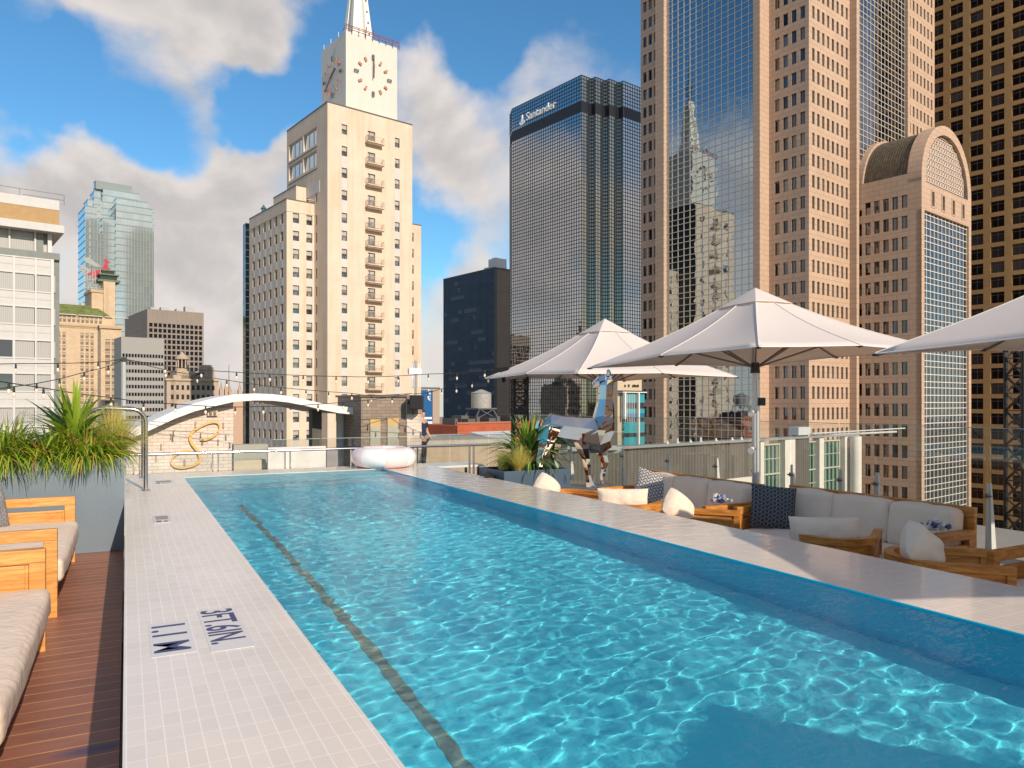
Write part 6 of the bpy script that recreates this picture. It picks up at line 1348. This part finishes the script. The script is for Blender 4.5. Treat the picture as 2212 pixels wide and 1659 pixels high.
# ---------------------------------------------------------------- umbrellas
m_canvas = bpy.data.materials.new('umbrella_canvas'); m_canvas.use_nodes = True
N = m_canvas.node_tree.nodes; L = m_canvas.node_tree.links; b = N['Principled BSDF']; b.inputs['Base Color'].default_value = (.88,.83,.80,1); b.inputs['Roughness'].default_value = .85; b.inputs['Specular IOR Level'].default_value = .2
tl = N.new('ShaderNodeBsdfTranslucent'); tl.inputs[0].default_value = (.80,.60,.42,1); mx = N.new('ShaderNodeMixShader'); mx.inputs[0].default_value = .38; L.new(b.outputs[0], mx.inputs[1]); L.new(tl.outputs[0], mx.inputs[2]); L.new(mx.outputs[0], N['Material Output'].inputs[0])
m_alu = mat('white_aluminium_pole', (.62,.62,.63), .3, metal=.5); m_rib = mat('umbrella_rib_metal', (.22,.18,.15), .35, metal=.6)
def make_umbrella(label, c, half, he, ha, dz, rz=0.):
    """dz: height offsets of the four corners (-x-y, +x-y, +x+y, -x+y)"""
    T = thing('umbrella', label, 'umbrella', (c[0], c[1], DR), rz, 'square white umbrellas'); E_ = CAMZ+he-DR; A_ = CAMZ+ha-DR
    cr = [Vector((sx*half, sy*half, E_+d)) for (sx, sy), d in zip(((-1,-1),(1,-1),(1,1),(-1,1)), dz)]
    rim = []
    for i in range(4): a, b2 = cr[i], cr[(i+1)%4]; rim += [a, (a+b2)/2+Vector((0,0,.045))]
    ap = Vector((0,0,A_)); mb = MB(); n = 10
    V = []; idx = {}
    for k in range(8):
        p, q = rim[k], rim[(k+1)%8]
        for i in range(n):
            for j in range(n):
                def pt(u, w):      # u 0..1 from the apex outward, w 0..1 across the panel
                    e = p.lerp(q, w); e = e - (e-Vector((0,0,e.z)))*.035*4*w*(1-w) ; P = ap.lerp(e, u); P.z -= .10*math.sin(math.pi*u)*(1-.25*u) + .035*math.sin(math.pi*u)*4*w*(1-w)*u; return P
                mb.face([pt(i/n, j/n), pt((i+1)/n, j/n), pt((i+1)/n, (j+1)/n), pt(i/n, (j+1)/n)], smooth=True)
    me = mb.build('canopy', m_canvas, data_only=True)
    bm = bmesh.new(); bm.from_mesh(me); bmesh.ops.remove_doubles(bm, verts=bm.verts, dist=.0008); 
    for e in bm.edges:
        va, vb = [v.co for v in e.verts]; 
        for k in range(8):
            d = Vector((rim[k].x, rim[k].y)).normalized(); 
            if all(abs(v.x*d.y-v.y*d.x) < .004 and v.x*d.x+v.y*d.y > -.001 for v in (va, vb)): e.smooth = False
    bmesh.ops.recalc_face_normals(bm, faces=bm.faces); bm.to_mesh(me); bm.free(); o = link('canopy', me, T); o.modifiers.new('solid', 'SOLIDIFY').thickness = .004
    sm = MB()
    for k in range(8):
        p, q = rim[k], rim[(k+1)%8]; ln_ = []
        for i in range(13): u = .02+.98*i/12; P = ap.lerp(p, u); P.z += .006-.10*math.sin(math.pi*u)*(1-.25*u); ln_.append(P)
        sm.tube(ln_, .0055, 5, cap=False)
        hm = []
        for j in range(9): w_ = j/8; e = p.lerp(q, w_); e = e-(e-Vector((0,0,e.z)))*.035*4*w_*(1-w_); e.z -= .004; hm.append(e)
        sm.tube(hm, .008, 5, cap=False)
    sm.build('seams', mat('canvas_seam', (.78,.72,.68), .9), T)
    # top cap over the vent
    cap = MB(); u0 = .20
    for k in range(8):
        p, q = rim[k], rim[(k+1)%8]
        def cpz(e, u): P = ap.lerp(e, u); P.z -= .10*math.sin(math.pi*u)*(1-.25*u); return P+Vector((0,0,.02+.02*u))
        for i in range(4): a0, a1 = u0*i/4*1.05, u0*(i+1)/4*1.05; cap.face([cpz(p,a0), cpz(p,a1), cpz(q,a1), cpz(q,a0)], smooth=False)
    cap.build('vent_cap', m_canvas, T)
    hub = E_-.12
    pl = MB(); pl.cyl(0,0,.02,hub-.1,.047,.047,20); pl.build('pole', m_alu, T); pl = MB(); pl.box(-.02,.02,-.062,-.045,.3,hub-.2); pl.cyl(0,0,hub-.1,A_-.08,.024,.024,12); pl.build('inner_pole', m_alu, T)
    h = MB(); h.cyl(0,0,hub-.1,hub+.06,.075,.06,12); h.build('hub', mat('hub_black', (.05,.045,.04), .4), T)
    for k in range(8):
        e = rim[k]; r = MB(); pts = []
        for i in range(7): u = .04+.955*i/6; P = ap.lerp(e, u); P.z -= .10*math.sin(math.pi*u)*(1-.25*u)+.028; pts.append(P)
        r.tube(pts, .013, 6); rb = r.build('rib', m_rib, T); s_ = MB(); P = ap.lerp(e, .58); P.z -= .10*math.sin(math.pi*.58)*.86+.04; d = Vector((e.x,e.y,0)).normalized(); s_.bar(d*.06+Vector((0,0,hub)), P, .02, .026); s_.build('strut', m_rib, rb)
        t = MB(); t.box(e.x-.02, e.x+.02, e.y-.02, e.y+.02, e.z-.028, e.z-.006); t.build('rib_end', m_black, rb)
    g = MB(); g.cyl(0,0,0,.02,.05,.05,8); g.box(-.35,.35,-.35,.35,.0,.05); g.build('base_plate', mat('base_grey', (.2,.2,.2), .6), T)
    return T, hub
U2, hub2 = make_umbrella('largest white umbrella in the middle, its pole between the two sofas', (8.4, 8.15), 1.8, .66, 1.71, (0, .07, 0, -.10))
U1, hub1 = make_umbrella('smaller looking white umbrella farther away above the sculpture', (8.75, 12.6), 1.85, .50, 1.71, (0, 0, .02, .02))
U3, hub3 = make_umbrella('white umbrella cut off by the right edge with only its left half showing', (8.3, 2.95), 1.8, .55, 1.68, (0, 0, .05, -.07))
U4, hub4 = make_umbrella('white umbrella beside the camera that shades the right pool edge', (6.25, .2), 1.8, .55, 1.6, (0,0,0,0), R(-28))
U5, hub5 = make_umbrella('white umbrella behind the camera that shades the near pool corner', (2.45, -3.18), 1.25, .6, 1.3, (0,0,0,0), R(32)); 
# small flood lamps on the middle umbrella's pole
T = thing('pole_lamp', 'two small white flood lamps clamped to the middle umbrella pole', 'lamp', (8.4, 8.15, 0)); mw_ = mat('lamp_white', (.8,.8,.78), .3)
for z in (.9, .35): m = MB(); m.tube([(-.05,-.05,z),(-.13,-.08,z)], .012, 6); m.build('arm', m_black, T); m = MB(); m.tube([(-.13,-.07,z+.01),(-.2,-.11,z-.02)], [.03,.05], 12); m.build('lamp_head', mw_, T)
m = MB(); m.box(.0,.11,-.1,-.05,1.0,1.12); m.build('control_box', m_black, T)
# ---------------------------------------------------------------- planters and plants
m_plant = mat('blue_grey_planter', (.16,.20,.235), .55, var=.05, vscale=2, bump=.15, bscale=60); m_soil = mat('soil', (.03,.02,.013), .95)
def planter(label, x0, x1, y0, y1, z0, z1):
    T = thing('planter_box', label, 'planter', ((x0+x1)/2, (y0+y1)/2, z0)); w, d, h, t = (x1-x0)/2, (y1-y0)/2, z1-z0, .03; b = MB()
    b.box(-w,w,-d,-d+t,0,h); b.box(-w,w,d-t,d,0,h); b.box(-w,-w+t,-d+t,d-t,0,h); b.box(w-t,w,-d+t,d-t,0,h); b.build('box', m_plant, T, .004)
    s = MB(); s.box(-w+t,w-t,-d+t,d-t,h-.14,h-.06); s.build('soil', m_soil, T); return T
planter('tall blue grey planter full of grasses beside the pool handrail', -2.4, -.022, 9.02, 9.68, DL, .443)
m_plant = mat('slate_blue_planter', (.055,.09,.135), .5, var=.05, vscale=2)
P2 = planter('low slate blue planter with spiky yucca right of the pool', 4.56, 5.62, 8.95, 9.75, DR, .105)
m = MB(); m.cyl(0,0,-.0,.09,.05,.06,12); m.box(-.03,.03,-.03,.03,-.05,.0); l = thing('spot_lamp', 'small black spotlight fixed to the side of the low right planter', 'lamp', (4.55-.03, 9.25, .0)); o = m.build('lamp_head', m_black, l); o.rotation_euler = (0, R(-60), 0)
def leaf(mb, base, az, el, ln, w, droop, mi, seg=6, fold=0., tw=0.):
    """a tapered strap leaf leaving BASE at azimuth az and elevation el, bending down by droop"""
    p = Vector(base); d = Vector((math.cos(az)*math.cos(el), math.sin(az)*math.cos(el), math.sin(el))); side = Vector((-math.sin(az), math.cos(az), 0)); st_ = ln/seg; A = []; B = []
    side = (side + Vector((0,0,tw))).normalized()
    for i in range(seg+1):
        t = i/seg; ww = w*(.55+1.1*t if t < .35 else (1-((t-.35)/.65)**1.6))*.5; ww = max(ww, .0006); A.append(p-side*ww); B.append(p+side*ww)
        d = (d + Vector((0,0,-droop/seg*(.3+1.6*t)))).normalized(); p = p + d*st_
    for i in range(seg): mb.face([A[i], B[i], B[i+1], A[i+1]], mi, smooth=True)
def leafmat(name, c, tr=.35):
    m = bpy.data.materials.new(name); m.use_nodes = True; N = m.node_tree.nodes; L = m.node_tree.links; b = N['Principled BSDF']; b.inputs['Base Color'].default_value = (*c,1); b.inputs['Roughness'].default_value = .45
    t = N.new('ShaderNodeBsdfTranslucent'); t.inputs[0].default_value = (min(1,c[0]*1.5), min(1,c[1]*1.6), c[2]*.8, 1); mx = N.new('ShaderNodeMixShader'); mx.inputs[0].default_value = tr; L.new(b.outputs[0], mx.inputs[1]); L.new(t.outputs[0], mx.inputs[2]); L.new(mx.outputs[0], N['Material Output'].inputs[0]); return m
GR = [leafmat('grass_green', (.19,.31,.025)), leafmat('grass_deep_green', (.07,.15,.015)), leafmat('grass_yellow', (.46,.47,.06)), leafmat('grass_dry', (.46,.27,.08)), leafmat('grass_lime', (.34,.44,.03))]
YU = [leafmat('yucca_green', (.10,.19,.03)), leafmat('yucca_dark', (.03,.075,.025)), leafmat('yucca_lime', (.34,.44,.05)), leafmat('yucca_grey', (.12,.17,.08))]
FE = [leafmat('feather_straw', (.78,.56,.20), .5), leafmat('feather_pale', (.80,.66,.34), .5), leafmat('feather_green', (.45,.42,.10), .5)]
def grass_clump(label, loc, r, n, ln, seed, lean=(0,0), group='grass clumps spilling over the tall planter'):
    rr = random.Random(seed); T = thing('grass_clump', label, 'grass', loc, 0, group); mb = MB()
    for i in range(n):
        a = rr.uniform(0, 2*math.pi); q = r*math.sqrt(rr.random()); b = (q*math.cos(a), q*math.sin(a), rr.uniform(-.03,.03)); az = a+rr.gauss(0,.6); el = rr.uniform(.35, 1.5); L0 = ln*rr.uniform(.55,1.15)
        mi = rr.choices((0,1,2,3,4), (4,3,3.2,2.4,4))[0]
        leaf(mb, b, az, el, L0, rr.uniform(.012,.022), rr.uniform(1.1,3.0), mi, 8, tw=rr.uniform(-.5,.5))
    mb.build('blades', GR, T); return T
for i, (x, y, r, n, ln, lab) in enumerate(((-1.72,9.30,.22,700,.58,'grass clump behind, partly cut off by the left edge of the tall planter'), (-1.18,9.24,.22,950,.54,'bushy green grass clump at the left edge of the tall planter'), (-.76,9.26,.18,650,.44,'grass clump in the middle of the tall planter below the spiky plant'), (-.38,9.24,.20,950,.50,'grass clump at the right end of the tall planter beside the handrail'))):
    grass_clump(lab, (x, y, .42), r, n, ln, 20+i)
rr = random.Random(77)
T = thing('trailing_grass', 'dry tipped grass blades hanging over the front of the tall planter', 'grass', (-.9, 9.05, .44)); mb = MB()
for i in range(55):
    x = rr.choice((rr.gauss(-.55,.12), rr.gauss(.0,.1), rr.gauss(.45,.16), rr.gauss(.78,.05), rr.uniform(-.6,.8))); leaf(mb, (x, rr.uniform(-.0,.1), .0), -math.pi/2+rr.gauss(0,.8), rr.uniform(.2,.9), rr.uniform(.15,.42), rr.uniform(.006,.01), rr.uniform(3.2,5.5), rr.choices((0,1,3,4),(3,2,3,2))[0], 8, tw=rr.uniform(-.4,.4))
mb.build('blades', GR, T)
def spiky(label, loc, n_up, n_out, n_low, ln, w, seed, lime=1.0):
    rr = random.Random(seed); T = thing('spiky_plant', label, 'plant', loc, 0, 'spiky yucca plants'); mb = MB()
    for i in range(n_up): leaf(mb, (rr.gauss(0,.012), rr.gauss(0,.012), .25*ln), rr.uniform(0,6.28), rr.uniform(1.0,1.5), ln*rr.uniform(.6,.95), w*rr.uniform(.7,1.1), rr.uniform(.05,.35), rr.choices((2,0),(5,2) if lime > .5 else (2,3))[0], 6, tw=rr.uniform(-.3,.3))
    for i in range(n_out): leaf(mb, (rr.gauss(0,.015), rr.gauss(0,.015), .2*ln*rr.random()+.05), rr.uniform(0,6.28), rr.uniform(.2,1.0), ln*rr.uniform(.75,1.1), w*rr.uniform(.8,1.2), rr.uniform(.5,1.5), rr.choices((0,1,2,3),(4,3,2*lime,2))[0], 8, tw=rr.uniform(-.3,.3))
    for i in range(n_low): leaf(mb, (rr.gauss(0,.02), rr.gauss(0,.02), .05+.1*rr.random()), rr.uniform(0,6.28), rr.uniform(-.2,.6), ln*rr.uniform(.5,.95), w*rr.uniform(.8,1.1), rr.uniform(1.5,2.8), rr.choices((0,1,3),(3,5,1))[0], 8, tw=rr.uniform(-.3,.3))
    mb.build('leaves', YU, T); s = MB(); s.cyl(0,0,-.15,.3*ln,.035,.03,8); s.build('stem', mat('plant_stem', (.12,.09,.05), .9), T); return T
spiky('bright spiky yucca rising from the middle of the tall left planter', (XY(162, 9.42), 9.42, .50), 30, 60, 34, .72, .062, 5, 2.2)
spiky('dark dense yucca in the low right planter beside the chrome sculpture', (5.15, 9.35, .10), 34, 120, 110, .80, .045, 9)
def feather(label, loc, n, ln, seed, spread=.5):
    rr = random.Random(seed); T = thing('feather_grass', label, 'grass', loc, 0, 'pale feather grass tufts'); mb = MB()
    for i in range(n):
        a = rr.uniform(0, 6.28); leaf(mb, (rr.gauss(0,.03), rr.gauss(0,.03), 0), a, rr.uniform(1.55-spread*1.3, 1.55), ln*rr.uniform(.6,1.1), rr.uniform(.003,.0065), rr.uniform(.1,1.3), rr.choices((0,1,2),(4,3,3))[0], 6, tw=rr.uniform(-.5,.5))
    mb.build('blades', FE, T)
feather('pale feather grass spraying behind the handrail at the right end of the tall planter', (-.12, 9.40, .46), 1700, .55, 1, .75)
feather('small olive feather grass tuft at the left of the low planter', (4.80, 9.42, .08), 500, .30, 2)
feather('straw coloured feather grass tuft in front of the yucca', (4.90, 9.12, .08), 800, .38, 3)
# ---------------------------------------------------------------- polished sculpture
def sculpture():
    dep = 10.6; k = dep/F; o0 = dpt(CX, HY, dep); T = thing('animal_sculpture', 'mirror polished faceted steel camel like animal with a long upright neck', 'sculpture', (o0.x, o0.y, CAMZ), -TH)
    def P(px, py, d=0.): return Vector(((px-CX)*k, d, -(py-HY)*k))
    V = MB()
    def loft(rings, n=7, cap=True, ph=0., ks=1.12):
        """rings: centre, half width across the path (in the picture plane), half depth, direction of the across axis"""
        R_ = []
        for c, a, b, ang in rings:
            ax = Vector((math.cos(R(ang)), 0, math.sin(R(ang)))); a *= ks; R_.append([c + ax*math.cos(ph+2*math.pi*i/n)*a + Vector((0,1,0))*math.sin(ph+2*math.pi*i/n)*b for i in range(n)])
        for r0, r1 in zip(R_, R_[1:]):
            for i in range(n): j = (i+1)%n; V.face([r0[i], r0[j], r1[j], r1[i]])
        if cap: V.face(R_[0][::-1]); V.face(R_[-1])
    h = k
    # trunk from rump to chest (across axis vertical)
    loft([(P(1170,925), 14*h, .06, 80), (P(1188,923), 29*h, .17, 85), (P(1215,929), 30*h, .18, 90), (P(1255,934), 32*h, .19, 92), (P(1290,940), 38*h, .19, 100), (P(1310,938), 28*h, .13, 110), (P(1322,930), 12*h, .06, 115)], 8, ph=.3)
    # neck up to the head (across axis horizontal)
    loft([(P(1292,938), 34*h, .16, 15), (P(1304,897), 22*h, .105, 12), (P(1308,862), 16*h, .08, 2), (P(1309,832), 15*h, .07, 0), (P(1312,820), 13*h, .065, -5), (P(1312,813), 8*h, .04, -10)], 7, ph=.2)
    # head and muzzle pointing left
    loft([(P(1320,820), 8*h, .05, 80), (P(1306,820), 12*h, .065, 85), (P(1294,823), 10*h, .05, 95), (P(1285,829), 7*h, .036, 105), (P(1280,834), 4.5*h, .025, 110)], 6, ph=.4)
    for d in (-.05, .05): loft([(P(1313,812,d), 4*h, .02, 0), (P(1315,805,d*1.4), 3.5*h, .015, 0), (P(1313,798,d*1.7), 1*h, .004, 0)], 5)
    # legs: hind left, hind right, fore left, fore right
    def leg(pts, d): loft([(P(x, y, d+dd), w*h, dw, 0) for x, y, w, dw, dd in pts], 6, ph=.5, ks=1.35)
    leg([(1186,920,22,.10,0),(1180,958,14,.065,0),(1166,992,7,.035,0),(1163,1012,5,.028,0),(1160,1030,4.5,.026,0),(1158,1042,6,.035,0),(1156,1048,7.5,.045,-.01)], -.13)
    leg([(1205,930,20,.09,0),(1198,972,9,.045,0),(1198,995,5.5,.032,0),(1203,1015,5,.028,0),(1209,1030,5,.028,0),(1212,1042,6,.036,0),(1214,1049,8,.045,0)], .10)
    leg([(1255,935,20,.09,0),(1256,968,11,.055,0),(1264,990,7,.036,0),(1267,1008,6.5,.034,0),(1269,1025,4.5,.026,0),(1272,1040,6,.034,0),(1275,1050,9,.048,0)], -.10)
    leg([(1292,950,18,.085,0),(1297,970,12,.055,0),(1304,985,8,.038,0),(1309,1000,7,.036,0),(1307,1015,4.5,.026,0),(1303,1030,4.5,.026,0),(1305,1040,6,.034,0),(1310,1047,8.5,.045,0)], .12)
    V.build('body', m_chrome, T)
    V = MB(); 
    loft([(P(1172,905), 4*h, .02, 60), (P(1164,910), 6*h, .03, 20), (P(1159,925), 5*h, .028, 0), (P(1161,938), 2*h, .012, 0)], 5); V.build('tail', m_chrome, T)
    # plinth
    pl = thing('plinth', 'dark low plinth under the polished sculpture', 'plinth', (o0.x, o0.y, CAMZ), -TH); b = MB(); a = P(1150,1050); c = P(1316,1050); b.box(a.x-.05, c.x+.05, -.3, .32, DR-CAMZ+.0, a.z-.03); b.build('base', mat('plinth_dark', (.035,.03,.03), .4), pl); b = MB(); b.box(a.x-.07, c.x+.07, -.32, .34, a.z-.03, a.z-.002); b.build('top', mat('plinth_top', (.10,.10,.11), .2), pl)
sculpture()
# ---------------------------------------------------------------- trusses, loudspeakers
def truss(label, px, y_top, dep, w, zb):
    p = dpt(px, y_top, dep); T = thing('lattice_mast', label, 'truss tower', (p.x, p.y, zb), R(-20)); H = p.z-zb; m = MB(); h = w/2; c = [(-h,-h),(h,-h),(h,h),(-h,h)]
    for x, y in c: m.tube([(x,y,0),(x,y,H)], .032, 6)
    m.build('uprights', m_black, T); b = MB(); n = int(H/w/.8)
    for i in range(n):
        z0, z1 = H*i/n, H*(i+1)/n
        for k in range(4):
            (x0,y0),(x1,y1) = c[k], c[(k+1)%4]
            if i % 2: x0, y0, x1, y1 = x1, y1, x0, y0
            b.bar((x0,y0,z0),(x1,y1,z1), .028)
        for k in range(4): (x0,y0),(x1,y1) = c[k], c[(k+1)%4]; b.bar((x0,y0,z1),(x1,y1,z1), .014)
    b.build('bracing', m_black, T); return T
truss('black lattice mast behind the farther umbrella left of the yucca', 1123, 800, 16.5, .30, -1.9)
truss('black lattice mast at the right edge under the umbrella', 2212, 735, 12.2, .36, -2.0)
def speaker(label, px, py, dep, w, h, rz, logo=False, wedge=False):
    p = dpt(px, py, dep); T = thing('loudspeaker', label, 'speaker', tuple(p), -TH+rz); b = MB(); 
    b.raw([(-w/2,-h*.6,-h/2),(w/2,-h*.6,-h/2),(w/2*.8,h*.6,-h/2),(-w/2*.8,h*.6,-h/2),(-w/2,-h*.6,h/2),(w/2,-h*.6,h/2),(w/2*.8,h*.6,h/2),(-w/2*.8,h*.6,h/2)], [(3,2,1,0),(4,5,6,7),(0,1,5,4),(1,2,6,5),(2,3,7,6),(3,0,4,7)]); b.build('cabinet', m_black, T, .01)
    b = MB(); b.box(-w/2+.02, w/2-.02, -h*.6-.012, -h*.6-.002, -h/2+.02, h/2-.02); b.build('grille', mat('speaker_grille', (.02,.02,.02), .8), T)
    if logo:
        m_lg = mat('logo_white', (.75,.75,.75), .4); b = MB(); s = .045; y = -h*.6-.016
        for a in ((-s,-s,s,-s+.008),(-s,s-.008,s,s),(-s,-s+.008,-s+.008,s-.008),(s-.008,-s+.008,s,s-.008)): b.box(a[0]-.03, a[2]-.03, y, y+.003, a[1], a[3])
        b.build('badge', m_lg, T); text_obj('lettering', 'JBL', m_lg, .042, T, .001, (-.03, y, -.014), (math.pi/2,0,0), 1, align='CENTER')
    b = MB(); b.box(-.03,.03,-.02,.02,-h/2-.12,-h/2); b.build('bracket', m_black, T); return T
speaker('black loudspeaker on the lattice mast at the tip of the farther umbrella', 1088, 804, 16.0, .42, .20, R(-35))
speaker('wide black loudspeaker with a square badge at the right edge under the umbrella', 2172, 740, 11.6, .62, .20, R(5), True)
# ---------------------------------------------------------------- festoon lights
m_cab = mat('black_cable', (.02,.02,.02), .6); m_bulb = mat('bulb_glass', (.85,.62,.48), .08, spec=.8, emit=(1,.72,.5,.15)); m_sock = mat('bulb_socket', (.02,.02,.02), .5)
bm_ = MB(); bm_.tube([(0,0,-.075),(0,0,-.09),(0,0,-.11),(0,0,-.135),(0,0,-.15)], [.011,.018,.022,.017,.003], 10); bulb_me = bm_.build('bulb', m_bulb, data_only=True)
bm_ = MB(); bm_.tube([(0,0,0),(0,0,-.078)], [.012,.017], 8); sock_me = bm_.build('socket', m_sock, data_only=True)
def festoon(label, pts, d0, d1, bulbs, sag=0):
    T = thing('festoon_light', label, 'string lights', (0,0,0), 0, 'festoon strings of small bulbs over the pool'); n = len(pts); acc = [0]
    for a, b in zip(pts, pts[1:]): acc.append(acc[-1]+math.hypot(a[0]-b[0], a[1]-b[1]))
    P = [dpt(x, y, d0+(d1-d0)*s/acc[-1]) for (x, y), s in zip(pts, acc)]
    def cr(p0,p1,p2,p3,t): return .5*((2*p1)+(-p0+p2)*t+(2*p0-5*p1+4*p2-p3)*t*t+(-p0+3*p1-3*p2+p3)*t**3)
    path = []
    for i in range(n-1):
        for k in range(6): path.append(cr(P[max(i-1,0)], P[i], P[i+1], P[min(i+2,n-1)], k/6))
    path.append(P[-1]); m = MB(); m.tube(path, .007, 5); m.build('cable', m_cab, T)
    for i in bulbs:
        s = link('socket', sock_me, T); s.location = P[i]; b = link('bulb', bulb_me, s)
festoon('upper left string of bulbs running to the grey pole', [(-40,787),(34,785.5),(125,785),(212,782),(266,776)], 11, 14, (1,2,3))
festoon('sagging string of bulbs rising from the left edge to the grey pole', [(-30,844),(30,835),(79,828),(129,818),(182,804),(234,791),(266,776)], 9, 14, (1,2,3,4,5))
festoon('lowest string of bulbs crossing the canopy from the left edge', [(-20,820),(19,827),(94,838),(160,849),(240,859),(310,868.5),(379,872.5),(444,877),(508,879),(569,878),(628,877),(687,873),(742,869),(795,864),(847,857),(890,850)], 9, 17, (1,2,4,5,6,7,8,9,10,11,12,13,14))
festoon('highest string of bulbs crossing the cream tower to the black mast', [(270,776),(357,790),(435,799),(511,804),(583,808),(655,811),(726,813),(795,814),(860,812),(925,808),(987,806),(1047,800),(1078,796)], 14, 16, range(1, 12))
festoon('middle string of bulbs from the grey pole to the brick block', [(270,777),(358,799),(426,811),(490,821),(549,830),(607,837),(661,842),(710,846),(760,849.5),(802,854),(890,850)], 14, 17, range(1, 10))
festoon('short string of bulbs from the brick block up to the black mast', [(892,851),(925,848),(954,840),(986,834),(1020,823),(1055,812),(1076,803)], 17, 16, range(1, 6))
p = dpt(268, 772, 14); T = thing('light_pole', 'slim grey pole behind the grasses holding up the bulb strings', 'pole', (p.x, p.y, -1.3)); m = MB(); m.cyl(0,0,0,p.z+1.3,.04,.04,12); m.build('pole', mat('pale_grey_pole', (.42,.44,.42), .5), T); m = MB(); m.box(-.05,.05,-.05,.05,p.z+1.22,p.z+1.3); m.build('cap', m_black, T)
# lettering becomes plain mesh
_dg = bpy.context.evaluated_depsgraph_get()
for o in [x for x in bpy.data.objects if x.type == 'FONT']:
    me = bpy.data.meshes.new_from_object(o.evaluated_get(_dg)); nm = o.name.split('.')[0]; n = bpy.data.objects.new(nm + '_', me); COL.objects.link(n)
    n.parent = o.parent; n.location = o.location; n.rotation_euler = o.rotation_euler; n.scale = o.scale; bpy.data.objects.remove(o, do_unlink=True); n.name = nm
